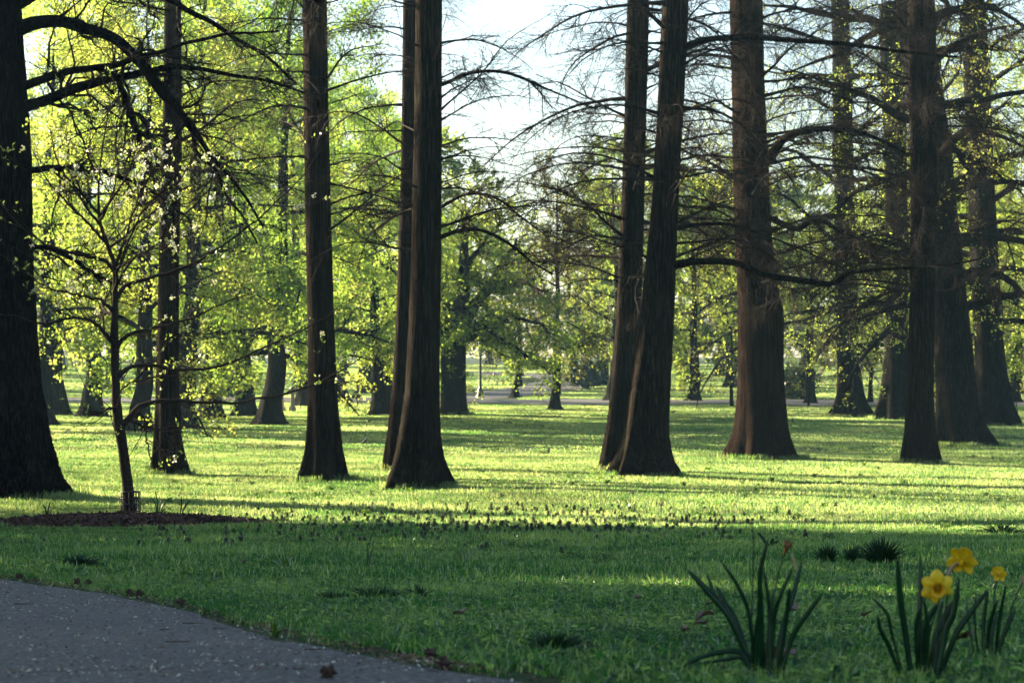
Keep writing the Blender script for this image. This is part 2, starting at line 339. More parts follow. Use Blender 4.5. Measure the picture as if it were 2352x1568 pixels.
# ------------------------------------------------------------------ trunk builder
TRB = []
def trunk(name, spec, d, mat, base, seed, H=20., lobes=5, ridge=.05, nr=26, sides=72, flute=.42, parent=None, bulge=None, rows=150):
    """spec rows: pixel x, pixel y, width in pixels, top row first; returns centre path with radii too"""
    rng = np.random.default_rng(seed)
    S = np.array(sorted(spec, key=lambda s: -s[1]), float)
    C = np.array([at(x, y, d) for x, y, _ in S]); Rr = S[:, 2] * .5 / FPX * d
    zt = C[-1, 2]
    if zt < H:
        sl = (C[-1] - C[-3]) / max(C[-1, 2] - C[-3, 2], .1)
        for f in (.35, .7, 1.):
            C = np.vstack([C, C[-1] + sl * 0 + np.array([sl[0] * .5, 0, 1]) * (H - zt) * (.35 if f < 1 else .3)]); Rr = np.append(Rr, Rr[len(S) - 1] * (1 - .95 * f))
    zg = float(gz(base[0], base[1])); TRB.append((base[0], base[1], Rr[0]))
    C = np.vstack([[C[0, 0], C[0, 1], zg - .35], C]); Rr = np.append(Rr[0] * 1.12, Rr)
    zz = np.concatenate([np.linspace(zg - .35, zg + 2.2, rows // 3), np.linspace(zg + 2.25, C[-1, 2], rows - rows // 3)])
    cx = np.interp(zz, C[:, 2], C[:, 0]); cyy = np.interp(zz, C[:, 2], C[:, 1]); rr = np.interp(zz, C[:, 2], Rr)
    k = np.ones(7) / 7
    cx[3:-3] = np.convolve(cx, k, 'valid'); rr[3:-3] = np.convolve(rr, k, 'valid')
    a = np.linspace(0, 2 * np.pi, sides, endpoint=False)
    A, ZZ = np.meshgrid(a, zz); h = np.maximum(ZZ - zg, 0)
    ph = rng.uniform(0, 6.28, 12)
    fl = np.exp(-h / 1.1)
    rad = 1 + flute * fl * (.45 * np.cos(lobes * A + ph[0] + .25 * h) + .3 * np.cos((lobes + 3) * A + ph[1]) + .2 * np.cos(2 * A + ph[2]))
    low = .05 * (1 - fl) * (np.cos(2 * A + ph[3] + .3 * h) * np.sin(.6 * h + ph[4]) + .7 * np.cos(3 * A + ph[5] - .2 * h))
    rd = np.abs(np.sin(nr * .5 * A + ph[6] + .5 * np.sin(.9 * h + ph[7]) + .35 * np.sin(2.7 * h + 3 * A))) ** .6 - .6
    rd2 = np.abs(np.sin(nr * .87 * A + ph[8] + .6 * np.sin(1.7 * h + ph[9] + 2 * A))) ** .6 - .6
    brk = .6 + .5 * np.sin(4.1 * h + 5 * A + ph[10]) * np.sin(2.3 * h - 7 * A + ph[11])
    rad = rad + low + ridge * (rd + .7 * rd2) * brk + rng.normal(0, ridge * .16, rad.shape)
    if bulge:
        for (ba, bz, bs, bh) in bulge:
            da = np.angle(np.exp(1j * (A - ba))); rad = rad + bh * np.exp(-(da / .55) ** 2 - ((ZZ - bz) / bs) ** 2)
    r = rad * rr[:, None]
    V = np.stack([cx[:, None] + r * np.cos(A), cyy[:, None] + r * np.sin(A), ZZ], -1) - np.asarray(base)
    idx = np.arange(V.shape[0] * sides).reshape(-1, sides)
    q = np.stack([idx[:-1], np.roll(idx[:-1], -1, 1), np.roll(idx[1:], -1, 1), idx[1:]], -1).reshape(-1, 4)
    mk('trunk', V.reshape(-1, 3), [q], mat, parent)
    return lambda z: (np.array([np.interp(z, zz, cx), np.interp(z, zz, cyy), z]), float(np.interp(z, zz, rr)))

def cypress(spec, d, label, seed, mat='cyp', zlo=5.5, nb=46, Lb=(2.6, 5.2), group='bald cypress trees without leaves', sides_bias=None, H=20., extra=(), leaf=None, nleaf=0, dens=1., bulge=None, ridge=.05, name='cypress_tree', twigmat='twig', up=.35, dr=-.10):
    rng = np.random.default_rng(seed)
    yb = max(s[1] for s in spec); xb = [s[0] for s in spec if s[1] == yb][0]
    base = np.array([(xb - CXP) / FPX * d, d, 0.]); base[2] = gz(base[0], d)
    root = empty(name, base, label, 'tree', group)
    f = trunk('trunk', spec, d, M[mat], base, seed, H, parent=root, bulge=bulge, ridge=ridge)
    bp, br = [], []
    zs = zlo + (H - 1.5 - zlo) * (np.linspace(0, 1, nb) ** 1.1) + rng.normal(0, .15, nb)
    for i, z in enumerate(zs):
        c, r = f(z); a = rng.uniform(0, 2 * np.pi)
        if sides_bias is not None and rng.random() < .55: a = sides_bias[rng.integers(len(sides_bias))] + rng.normal(0, .35)
        L = rng.uniform(*Lb) * (1 - .45 * max(0, (z - 9) / (H - 9)))
        dr0 = np.array([math.cos(a), math.sin(a), rng.uniform(-.05, up + .25)]); p = c + np.array([math.cos(a), math.sin(a), 0]) * r * .8; pts = [p]; dd = nrm(dr0)
        for s in range(11):
            dd = nrm(dd + rng.normal(size=3) * .09 + np.array([0, 0, dr * (1.0 if s > 2 else .2)])); p = p + dd * L / 11; pts.append(p)
        bp.append(pts); br.append(np.interp(np.linspace(0, 1, 12), [0, .06, .3, 1], [1.5, 1, .75, .18]) * rng.uniform(.022, .05) * (L / 4))
    for px in extra:
        q = smooth_path([list(at(x, y, dd_)) + [w_ * .5 / FPX * dd_] for x, y, w_, dd_ in px], 24)
        V, F = tubes(q[:, :3], np.maximum(q[:, 3], .008), 8); mk('bough', V - base, [F], M[mat], root)
        for s in range(0, 24, 12):
            bp.append(list(q[s:s + 12, :3])); br.append(q[s:s + 12, 3])
    P = np.array(bp); Rb = np.array(br)
    for i in range(len(P) - 2 * len(extra)):
        V, F = tubes(P[i], Rb[i], 6); mk('bough', V - base, [F], M[twigmat], root)
    k1 = max(3, int(12 * dens)); k2 = max(3, int(8 * dens))
    P1, R1 = spawn(P, Rb, k1, rng, (.1, 1), (.7, 1.9), (25, 65), -.05, .17, 6, .55, .016, .35, .5)
    P2, R2 = spawn(P1, R1, k2, rng, (.1, 1), (.3, .9), (25, 70), -.04, .22, 3, .7, .0085, .5, .6)
    P3, R3 = spawn(f_stubs(f, rng, zlo - 1.2, min(H, 13), 26), np.full((26, 2), .02), 2, rng, (0, .5), (.3, 1.0), (10, 70), .0, .22, 5, .5, .008, .4, .8)
    ac = Acc()
    for a_, b_ in ((P1, R1), (P2, R2), (P3, R3)): ac.add(*tubes(a_, b_, 3))
    ac.obj('twigs', M[twigmat], root, base, kind='stuff')
    if leaf:
        C = along(P2, nleaf, rng, (.2, 1), .05); Acc().add(*leaves(C, .085, rng)).obj('crown', M[leaf], root, base, kind='stuff')
    return root
def f_stubs(f, rng, z0, z1, k):
    out = []
    for z in rng.uniform(z0, z1, k):
        c, r = f(z); a = rng.uniform(0, 6.28); dv = np.array([math.cos(a), math.sin(a), .1]); out.append([c + dv * r * .85, c + dv * (r + .25)])
    return np.array(out)
def dy(y): return float(gy(CXP, y)[1])

# ------------------------------------------------------------------ big near trunks
LR = (0., math.pi)
cypress([(722, 0, 58), (725, 200, 57), (730, 500, 56), (738, 800, 62), (742, 950, 70), (745, 1040, 84), (746, 1098, 108)], dy(1098),
        'lone straight cypress trunk, third large trunk from the left edge', 11, 'cyp', 6.2, 40, (2, 4.4), sides_bias=LR)
cypress([(941, 0, 32), (938, 300, 34), (932, 700, 40), (925, 900, 48), (918, 1000, 54), (915, 1078, 66)], dy(1078),
        'slim cypress trunk half hidden behind its thicker twin, left of the centre gap', 12, 'cyp', 6.8, 34, (2, 4), sides_bias=LR)
cypress([(985, 0, 60), (983, 300, 62), (978, 600, 66), (968, 900, 80), (960, 1000, 92), (957, 1060, 110), (956, 1117, 145)], dy(1117),
        'thick cypress with flared mossy foot in front of its slim twin', 13, 'cypg', 5.8, 42, (2.2, 4.2), sides_bias=(0, 0, math.pi), 
        extra=[[(1010, 545, 12, 57), (1060, 528, 9, 57.4), (1110, 530, 8, 57.8), (1170, 560, 7, 58), (1220, 600, 5, 58.2), (1270, 630, 4, 58.4)],
               [(1012, 475, 9, 57), (1075, 445, 7, 56.5), (1140, 455, 6, 56), (1200, 500, 5, 55.6), (1260, 545, 3, 55.2)],
               [(1012, 195, 9, 57), (1090, 165, 8, 56.8), (1170, 168, 7, 56.5), (1260, 205, 5, 56.2), (1370, 250, 3, 56)]])
cypress([(1466, 0, 48), (1459, 300, 50), (1446, 700, 53), (1426, 950, 58), (1415, 1078, 74)], dy(1077),
        'slimmer cypress trunk just behind the leaning one, right of the centre gap', 14, 'cypg', 5.2, 58, (2.8, 5.4), sides_bias=(math.pi, math.pi, 0), dens=1.45)
cypress([(1553, 0, 58), (1540, 250, 60), (1525, 500, 63), (1510, 700, 76), (1490, 900, 96), (1481, 1000, 108), (1477, 1050, 128), (1476, 1092, 168)], dy(1092),
        'leaning cypress whose long bare bough reaches right across the next trunk', 15, 'cypg', 5.6, 58, (2.6, 5.2), sides_bias=(math.pi, 0), dens=1.25,
        extra=[[(1540, 612, 24, 61), (1590, 601, 17, 60.5), (1660, 600, 15, 60), (1705, 608, 15, 59.8), (1745, 627, 14, 59.6), (1795, 638, 14, 59.4), (1860, 646, 14, 59.2), (1912, 652, 14, 59.1), (1945, 630, 12, 59), (1975, 622, 10, 59), (2050, 617, 8, 59), (2130, 612, 6, 59.2), (2200, 605, 5, 59.5), (2260, 592, 3, 59.8)],
               [(1560, 112, 16, 61), (1620, 90, 14, 60.6), (1720, 85, 13, 60.2), (1830, 92, 12, 60), (1950, 100, 10, 59.6), (2080, 118, 8, 59.3), (2200, 130, 5, 59)]])
cypress([(1716, 0, 78), (1722, 250, 77), (1728, 500, 84), (1738, 650, 92), (1744, 750, 98), (1748, 900, 104), (1750, 1000, 120), (1750, 1058, 155)], dy(1058),
        'massive reddish trunk with a swelling on its right side', 16, 'red', 5.6, 62, (3, 5.6), sides_bias=LR, dens=1.6, bulge=[(0., CZ + (HZ - 725) / FPX * dy(1058), .75, .2)], ridge=.045,
        extra=[[(1765, 368, 26, 73), (1800, 320, 20, 72.5), (1850, 300, 16, 72), (1920, 296, 13, 71.5), (2000, 312, 9, 71), (2080, 350, 6, 70.5)],
               [(1768, 500, 16, 73), (1830, 525, 13, 72.6), (1880, 505, 11, 72), (1960, 545, 8, 71.5), (2040, 570, 5, 71)]])
cypress([(2118, 0, 62), (2122, 400, 60), (2118, 700, 54), (2113, 900, 62), (2112, 1000, 72), (2115, 1062, 92)], dy(1062),
        'flaky barked trunk standing in front of two broader trunks near the right edge', 17, 'cyp', 5.0, 66, (3, 5.5), sides_bias=(math.pi, 0, -1.57), dens=1.8, twigmat='twig')
cypress([(395, 0, 38), (395, 300, 42), (388, 600, 46), (386, 900, 53), (388, 1000, 62), (392, 1050, 72), (394, 1081, 84)], dy(1081),
        'dark cypress trunk rising behind the flowering sapling', 18, 'cyp', 7.5, 34, (2, 4.2), sides_bias=LR)

# ------------------------------------------------------------------ oak at the left edge
dA = dy(1152); base = np.array([(15 - CXP) / FPX * dA, dA, 0.]); base[2] = gz(base[0], dA)
root = empty('oak_tree', base, 'dark furrowed oak trunk cut by the left edge with arching boughs', 'tree')
f = trunk('trunk', [(-25, 0, 140), (-12, 300, 148), (-5, 600, 150), (5, 900, 172), (10, 1020, 196), (14, 1090, 225), (18, 1130, 265), (20, 1152, 305)], dA, M['oak'], base, 31, 22, 6, .05, 44, 110, .3, root, rows=210)
ob = [[(30, 70, 44), (90, 48, 36), (150, 50, 33), (210, 66, 31), (270, 96, 29), (320, 142, 28), (370, 202, 27), (410, 256, 26), (440, 292, 20), (472, 345, 13), (515, 400, 10), (565, 455, 8), (605, 520, 6)],
      [(30, 255, 34), (110, 226, 29), (180, 200, 27), (260, 178, 23), (330, 166, 19), (400, 152, 15), (500, 162, 11), (600, 182, 9), (700, 212, 6)],
      [(272, 180, 16), (290, 232, 20), (308, 290, 19), (328, 342, 15), (342, 372, 12), (350, 402, 7)],
      [(40, 400, 20), (130, 384, 17), (200, 388, 15), (260, 400, 12), (330, 432, 9), (392, 470, 7), (440, 520, 5)],
      [(30, 205, 26), (150, 166, 20), (250, 150, 17), (330, 130, 13), (420, 100, 10), (520, 78, 8), (640, 70, 5)],
      [(30, 555, 18), (130, 578, 13), (200, 618, 10), (240, 642, 8), (300, 660, 5)],
      [(20, 20, 30), (120, -30, 26), (240, -40, 22), (360, -10, 18), (470, 40, 14), (580, 110, 10), (680, 190, 7)],
      [(20, -80, 40), (200, -160, 30), (420, -160, 22), (600, -90, 15), (740, 10, 9)],
      [(-30, 100, 36), (-200, 20, 30), (-380, 10, 24), (-560, 80, 16), (-700, 200, 9)],
      [(-30, -100, 40), (-160, -300, 32), (-260, -560, 24), (-330, -800, 14)], [(-20, -200, 44), (60, -480, 36), (160, -760, 26), (220, -1000, 14)],
      [(412, 258, 18), (440, 300, 13), (450, 350, 11), (490, 392, 9), (530, 460, 7), (590, 560, 5)]]
rng = np.random.default_rng(32)
P, Rb = [], []
for i, b in enumerate(ob):
    sl_ = rng.uniform(-.55, .45)
    n0 = len(b)
    b = [(x, y, w_ * .86) for x, y, w_ in b]
    q = smooth_path([list(at(x, y, dA + sl_ * (j / n0) * abs(b[-1][0] - b[0][0]) / FPX * dA * 1.0)) + [w_ * .5 / FPX * dA] for j, (x, y, w_) in enumerate(b)], 36)
    q[:, :3] += np.convolve(rng.normal(0, .03, 36), np.ones(3) / 3, 'same')[:, None] * np.array([.6, 1, 1])
    V, F = tubes(q[:, :3], q[:, 3], 10); mk('bough', V - base, [F], M['oak'], root)
    for s in (0, 12, 24): P.append(q[s:s + 12, :3]); Rb.append(q[s:s + 12, 3])
P = np.array(P); Rb = np.array(Rb)
P1, R1 = spawn(P, Rb, 7, rng, (.1, 1), (.8, 2.6), (30, 75), -.02, .3, 8, .45, .035, .3, 1., .3)
P2, R2 = spawn(P1, R1, 8, rng, (.15, 1), (.4, 1.2), (30, 75), -.02, .35, 6, .6, .014, .4, 1.)
P3, R3 = spawn(P2, R2, 4, rng, (.2, 1), (.2, .6), (30, 75), .02, .35, 4, .7, .007, .5, 1.)
ac = Acc()
for a_, b_, s_ in ((P1, R1, 4), (P2, R2, 3), (P3, R3, 3)): ac.add(*tubes(a_, b_, s_))
ac.obj('twigs', M['oaktwig'], root, base, kind='stuff')

# ------------------------------------------------------------------ flowering dogwood sapling with guard and mulch
dD = dy(1196); base = np.array([(302 - CXP) / FPX * dD, dD, 0.]); base[2] = gz(base[0], dD)
root = empty('dogwood_sapling', base, 'slender flowering dogwood sapling with pale buds in the mulch bed', 'tree')
rng = np.random.default_rng(41)
tp = [(303, 1215, 34), (302, 1195, 29), (292, 1100, 26), (281, 1020, 24), (271, 960, 25), (266, 880, 20), (263, 780, 19), (264, 690, 15), (262, 610, 12), (245, 560, 9), (228, 500, 7), (226, 420, 5), (236, 330, 4), (250, 240, 3)]
q = smooth_path([list(at(x, y, dD)) + [w_ * .5 / FPX * dD] for x, y, w_ in tp], 110)
q[:, 0] += np.convolve(rng.normal(0, .006, 110), np.ones(4) / 4, 'same'); q[:, 3] *= 1 + np.convolve(rng.normal(0, .1, 110), np.ones(4) / 4, 'same')
V, F = tubes(q[:, :3], q[:, 3], 14); mk('trunk', V - base, [F], M['dogbark'], root)
db = [[(281, 978, 17), (320, 936, 13), (360, 920, 10), (430, 920, 8), (520, 926, 7), (600, 915, 6), (690, 895, 5), (760, 865, 4), (832, 822, 2)],
      [(272, 864, 14), (300, 843, 10), (360, 838, 8), (430, 850, 7), (520, 836, 6), (600, 800, 5), (680, 766, 4), (750, 726, 3), (810, 684, 2)],
      [(266, 802, 12), (290, 771, 9), (340, 755, 7), (420, 738, 5), (500, 702, 4), (580, 672, 2)],
      [(264, 690, 12), (290, 655, 9), (350, 635, 8), (430, 610, 7), (520, 556, 5), (600, 495, 4), (680, 420, 3), (738, 345, 2)],
      [(262, 792, 11), (230, 752, 8), (190, 731, 7), (140, 735, 6), (90, 741, 5), (30, 725, 4), (-40, 712, 2)],
      [(263, 722, 10), (235, 691, 7), (190, 680, 6), (150, 671, 5), (100, 655, 4), (40, 612, 3), (-30, 556, 2)],
      [(262, 622, 10), (240, 600, 8), (190, 586, 7), (140, 575, 6), (80, 546, 5), (20, 490, 3), (-40, 425, 2)],
      [(262, 612, 9), (285, 560, 7), (300, 500, 5), (330, 430, 4), (362, 335, 2)],
      [(245, 560, 8), (200, 510, 6), (150, 460, 5), (100, 400, 3), (66, 330, 2)],
      [(228, 500, 6), (258, 440, 4), (270, 380, 3), (265, 300, 3), (278, 225, 2)],
      [(264, 662, 8), (300, 602, 6), (360, 560, 5), (420, 500, 4), (480, 430, 3), (524, 355, 2)],
      [(271, 938, 7), (255, 936, 6), (235, 945, 4), (204, 951, 2)],
      [(318, 938, 6), (331, 966, 5), (339, 1012, 4), (347, 1055, 3), (352, 1072, 2)],
      [(271, 905, 5), (300, 880, 4), (340, 868, 4), (400, 862, 3), (450, 880, 2)],
      [(300, 968, 5), (360, 985, 4), (430, 975, 3), (490, 1008, 2)], [(263, 640, 7), (310, 520, 5), (340, 470, 4), (420, 400, 3), (450, 330, 2)]]
P, Rb = [], []
for b in db:
    sl_ = rng.uniform(-.6, .6); n0 = len(b)
    q = smooth_path([list(at(x, y, dD + sl_ * abs(x - b[0][0]) / FPX * dD)) + [w_ * .5 / FPX * dD] for (x, y, w_) in b], 24)
    q[2:, :3] += rng.normal(0, .012, (22, 3))
    V, F = tubes(q[:, :3], q[:, 3], 7); mk('branch', V - base, [F], M['dogbark'], root)
    P.append(q[::2, :3]); Rb.append(q[::2, 3])
for k in range(8):      # branches that run towards and away from the viewer
    z0 = rng.uniform(2.2, 6.); a = rng.choice([-1.57, 1.57]) + rng.normal(0, .5)
    i = np.argmin(np.abs(smooth_path([list(at(x, y, dD)) for x, y, _ in tp], 60)[:, 2] - (base[2] + z0)))
    p = smooth_path([list(at(x, y, dD)) for x, y, _ in tp], 60)[i]; dd = nrm(np.array([math.cos(a), math.sin(a), .25])); pts = [p]
    for s in range(11): dd = nrm(dd + rng.normal(size=3) * .12 + np.array([0, 0, .04])); p = p + dd * rng.uniform(.15, .27); pts.append(p)
    P.append(np.array(pts)); Rb.append(np.linspace(.028, .007, 12))
    V, F = tubes(P[-1], Rb[-1], 6); mk('branch', V - base, [F], M['dogbark'], root)
P = np.array(P); Rb = np.array(Rb)
P1, R1 = spawn(P, Rb, 8, rng, (.12, 1), (.45, 1.5), (25, 60), .08, .16, 6, .6, .012, .4, .8, .45)
P2, R2 = spawn(P1, R1, 4, rng, (.25, 1), (.18, .5), (25, 65), .2, .2, 4, .7, .006, .5, .8)
ac = Acc()
for a_, b_ in ((P1, R1), (P2, R2)): ac.add(*tubes(a_, b_, 3))
ac.obj('twigs', M['dogbark'], root, base, kind='stuff')
tips = np.concatenate([P2[:, -1], P1[:, -1]])
keep = rng.random(len(tips)) < .75
lf = np.repeat(tips[keep], 3, 0) + rng.normal(0, .012, (keep.sum() * 3, 3))
Acc().add(*leaves(lf, .062, rng, .42, -.9)).obj('leaves', M['dogleaf'], root, base, kind='stuff')
pxs = CXP + tips[:, 0] / tips[:, 1] * FPX; pys = HZ - (tips[:, 2] - CZ) / tips[:, 1] * FPX
pr = np.where((pys > 330) & (pys < 720) & (pxs > 90) & (pxs < 780), .36, .06) * np.where((pxs > 300) & (pxs < 620) & (pys < 560), 1.5, 1)
kb = rng.random(len(tips)) < pr
fl = np.repeat(tips[kb], 8, 0) + rng.normal(0, .022, (kb.sum() * 8, 3)) + np.array([0, 0, .025])
Acc().add(*leaves(fl, .042, rng, .8, -.3)).obj('blossoms', M['blossom'], root, base, kind='stuff')
# trunk guard
ac = Acc(); gr = .165; gh = .36; zc = base[2] + .11
for k in range(16):
    a = k / 16 * 6.283; x0, y0 = base[0] + gr * math.cos(a), base[1] + gr * math.sin(a)
    ac.add(*tubes(np.array([[x0, y0, zc - .05], [x0 - .004, y0, zc + .15], [x0 - .01, y0, zc + gh]]), np.full(3, .009), 4))
for z in (.02, .13, .24, .35):
    a = np.linspace(0, 6.283, 25); ac.add(*tubes(np.stack([base[0] + gr * np.cos(a) - .01 * z / .36, base[1] + gr * np.sin(a), np.full(25, zc + z)], -1), np.full(25, .012), 4))
tag(ac.obj('trunk_guard', M['guard'], None, base, loc=base), 'black plastic mesh guard around the foot of the dogwood', 'guard')
# mulch bed
mc = gy(268, 1206); ra = np.linspace(0, 1, 16); an = np.linspace(0, 6.2832, 72, endpoint=False)
mr = lambda a: (1 + .12 * np.sin(3 * a + 1) + .08 * np.sin(7 * a + 2) + .05 * np.sin(13 * a))
A, Q = np.meshgrid(an, ra); mxx = mc[0] + Q * 2.2 * mr(A) * np.cos(A); myy = mc[1] + Q * 1.7 * mr(A) * np.sin(A)
rng = np.random.default_rng(44)
mz = gz(mxx, myy) + .15 * (1 - Q ** 2.5) - .0 + rng.normal(0, .03, A.shape)
idx = np.arange(A.size).reshape(A.shape); q = np.stack([idx[:-1], np.roll(idx[:-1], -1, 1), np.roll(idx[1:], -1, 1), idx[1:]], -1).reshape(-1, 4)
mul = mk('mulch_bed', np.stack([mxx, myy, mz], -1), [q], M['mulch'], kind='structure'); tag(mul, 'low mound of dark bark mulch round the dogwood sapling')
nC = 4200; rr = np.sqrt(rng.random(nC)) * 1.08; aa = rng.uniform(0, 6.283, nC)
C = np.stack([mc[0] + rr * 2.2 * mr(aa) * np.cos(aa), mc[1] + rr * 1.7 * mr(aa) * np.sin(aa)], -1); C = np.concatenate([C, (gz(C[:, 0], C[:, 1]) + .15 * np.maximum(0, 1 - rr ** 2.5) + .02)[:, None]], 1)
dv = rng.normal(size=(nC, 3)); dv[:, 2] *= .35; dv = nrm(dv) * rng.uniform(.02, .085, (nC, 1))
V, F = tubes(np.stack([C - dv, C + dv], 1), np.stack([rng.uniform(.007, .024, nC), rng.uniform(.004, .018, nC)], 1), 4)
tag(mk('mulch_chips', V, [F], M['mulchc'], smooth=False, kind='stuff'), 'loose brown bark chips covering the mulch bed')
def in_mulch(x, y):
    a = np.arctan2((y - mc[1]) / 1.7, (x - mc[0]) / 2.2); return np.hypot((x - mc[0]) / 2.2, (y - mc[1]) / 1.7) < mr(a) * .93

# ------------------------------------------------------------------ park trees (variants, then copies)
def build_tree(seed, H=21., tr=.5, zl=3.2, nl=20, Ll=(5., 9.), leaf='leaf', lsize=.17, nleaf=9, k=(7, 6), droop=-.05, lowdroop=-.12, up=(.1, .9), barkm='park', flare=1.7, spread=.16, fork=None, wob=.16, tw=.006, lean=.03, tag_=None, nosub=False):
    rng = np.random.default_rng(seed)
    root = empty('park_tree', (0, 0, -500))
    zz = np.concatenate([[-.4, 0, .15, .35, .6, 1.], np.linspace(1.8, H * .93, 22)])
    rr = tr * (1 - 1.04 * np.clip(zz / H, 0, 1) ** .85) * (1 + (flare - 1) * np.exp(-np.maximum(zz, 0) / .45))
    cx = np.cumsum(rng.normal(0, .06, len(zz))) * (zz > 1.5) + lean * np.maximum(zz, 0); cyy = np.cumsum(rng.normal(0, .06, len(zz))) * (zz > 1.5)
    sd = 22; a = np.linspace(0, 6.2832, sd, endpoint=False); ph = rng.uniform(0, 6.28, 3)
    rad = rr[:, None] * (1 + .16 * np.exp(-np.maximum(zz, 0) / .5)[:, None] * np.cos(5 * a + ph[0]) + .06 * np.cos(2 * a + ph[1])[None] + rng.normal(0, .03, (len(zz), sd)))
    V = np.stack([cx[:, None] + rad * np.cos(a), cyy[:, None] + rad * np.sin(a), np.repeat(zz[:, None], sd, 1)], -1)
    idx = np.arange(len(zz) * sd).reshape(-1, sd); q = np.stack([idx[:-1], np.roll(idx[:-1], -1, 1), np.roll(idx[1:], -1, 1), idx[1:]], -1).reshape(-1, 4)
    mk('trunk', V.reshape(-1, 3), [q], M[barkm], root)
    P, Rb = [], []
    hz = zl + (H * .9 - zl) * np.linspace(0, 1, nl) ** 1.05
    for i, z in enumerate(hz):
        a_ = i * 2.4 + rng.normal(0, .3); t = (z - zl) / (H - zl)
        L = rng.uniform(*Ll) * (1 - .55 * t ** 1.5); dd = nrm(np.array([math.cos(a_), math.sin(a_), rng.uniform(*up) * (.4 + t)])); r0 = np.interp(z, zz, rr)
        p = np.array([np.interp(z, zz, cx), np.interp(z, zz, cyy), z]); pts = [p]
        g_ = lowdroop if t < .25 else droop
        for s in range(9): dd = nrm(dd + rng.normal(size=3) * wob * .7 + np.array([0, 0, g_ * (s > 1)])); p = p + dd * L / 9; pts.append(p)
        P.append(pts); rb = r0 * rng.uniform(.28, .42) * np.interp(np.linspace(0, 1, 10), [0, .1, 1], [1.2, 1, .14]); Rb.append(rb)
        V, F = tubes(np.array(pts), rb, 7)
        mk('limb', V, [F], M[barkm], root)
    P = np.array(P); Rb = np.array(Rb)
    P1, R1 = spawn(P, Rb, k[0], rng, (.2, 1), (1.6, 3.4), (30, 70), droop * .7, wob, 6, .5, .05, .3, .8, .4)
    P2, R2 = spawn(P1, R1, k[1], rng, (.15, 1), (.7, 1.7), (30, 75), droop, wob, 4, .6, .02, .4, .9)
    ac = Acc().add(*tubes(P1, R1, 4)).add(*tubes(P2, np.maximum(R2, tw), 3))
    ac.obj('twigs', M['twig'], root, kind='stuff')
    if leaf:
        C = clusters(P2, nleaf, rng, (.1, 1), spread); Acc().add(*leaves(C, lsize, rng)).obj('crown', M[leaf], root, kind='stuff')
    return root
V_ = {}
V_['dense1'] = build_tree(101, 21, .48, 3.4, 24, (5, 9.), 'leaf', .135, 24, (8, 8))
V_['dense2'] = build_tree(102, 23, .5, 3.8, 24, (5, 8.5), 'leafg', .135, 24, (8, 8), lowdroop=-.16)
V_['dense3'] = build_tree(103, 19, .42, 2.8, 22, (5, 8.), 'leafy', .125, 20, (8, 8), lowdroop=-.1)
V_['sparse1'] = build_tree(104, 21, .5, 4.2, 24, (5, 8.), 'leafy', .14, 6, (8, 7), lowdroop=-.2, droop=-.08)
V_['bare1'] = build_tree(105, 20, .42, 3.5, 24, (4, 7.5), 'leafb', .11, 4, (9, 8), tw=.012)
V_['far1'] = build_tree(106, 20, .5, 4.6, 18, (5, 8.5), 'leaff', .32, 18, (7, 6), tw=.02)
V_['far2'] = build_tree(107, 22, .55, 4.8, 18, (5, 8.5), 'leaff', .32, 18, (7, 7), tw=.02)
V_['far3'] = build_tree(108, 19, .5, 4.4, 20, (4, 8.), 'leafb', .22, 10, (8, 7), tw=.025)
V_['young1'] = build_tree(109, 7, .1, 1.9, 14, (1.2, 2.4), 'leafb', .12, 5, (5, 4), flare=1.2, tw=.01, up=(.3, 1.2))
V_['redbud'] = build_tree(110, 6.5, .14, 1.6, 14, (2, 3.4), 'redbud', .12, 5, (5, 4), flare=1.3, tw=.012)
V_['shade'] = build_tree(111, 20, .5, 2.6, 26, (5, 9.), 'shadeleaf', .36, 12, (8, 6), tw=.02)
def plant(var, px, py, label, sc=1., szx=None, rz=None, group=None, name=None, cat='tree', seed=0):
    p = gy(px, py); rng = np.random.default_rng(int(px * 7 + py) + seed)
    s = sc if szx is None else szx
    return copy_tree(V_[var], p, rng.uniform(0, 6.28) if rz is None else rz, (s, s, sc), label, cat, group, name)
def wpx(py): return FPX / dy(py)
LB = 'leafy trees behind the left trunks'
for a in [('dense1', 95, 976, 'hazy leafy tree whose foot shows just right of the dark oak trunk', .95, .72),
          ('dense3', 134, 953, 'farther hazy leafy tree, second trunk right of the dark oak', 1.1, .7),
          ('dense1', 211, 957, 'hazy leafy tree with a straight foot left of the sapling stem', 1.1, .95),
          ('dense3', 322, 992, 'broad pale trunk with leafy crown just right of the sapling stem', 1.0, 1.45),
          ('dense2', 420, 984, 'leafy tree mostly hidden behind the dark cypress beside the sapling', 1.0, .8),
          ('dense1', 485, 963, 'leafy tree with a leaning sunlit left edge, right of the sapling', 1.05, 1.0),
          ('dense3', 562, 957, 'wide hazy trunk with a pale rim, left of the flared tree', 1.1, 1.25),
          ('dense2', 621, 975, 'leafy tree with a strongly flared foot, left of the lone straight cypress', 1.0, .95),
          ('dense2', 871, 953, 'small pale trunk with bright low leaves between the lone cypress and the cypress pair', .72, .6),
          ('dense3', 888, 946, 'thin pale trunk close behind another between the lone cypress and the pair', .75, .5)]:
    plant(*a[:4], sc=a[4], szx=None, group=LB)
for a in [('dense2', 700, 933, 'dark narrow hazy trunk seen just left of the lone straight cypress', .95),
          ('dense1', 780, 922, 'distant leafy tree right of the lone straight cypress near the drive', .95),
          ('dense2', 840, 905, 'distant leafy tree beyond the drive left of the cypress pair', 1.05),
          ('far2', 520, 912, 'distant hazy tree beyond the drive right of the sapling', 1.)]:
    plant(*a[:4], sc=a[4], group='trees near the park drive')
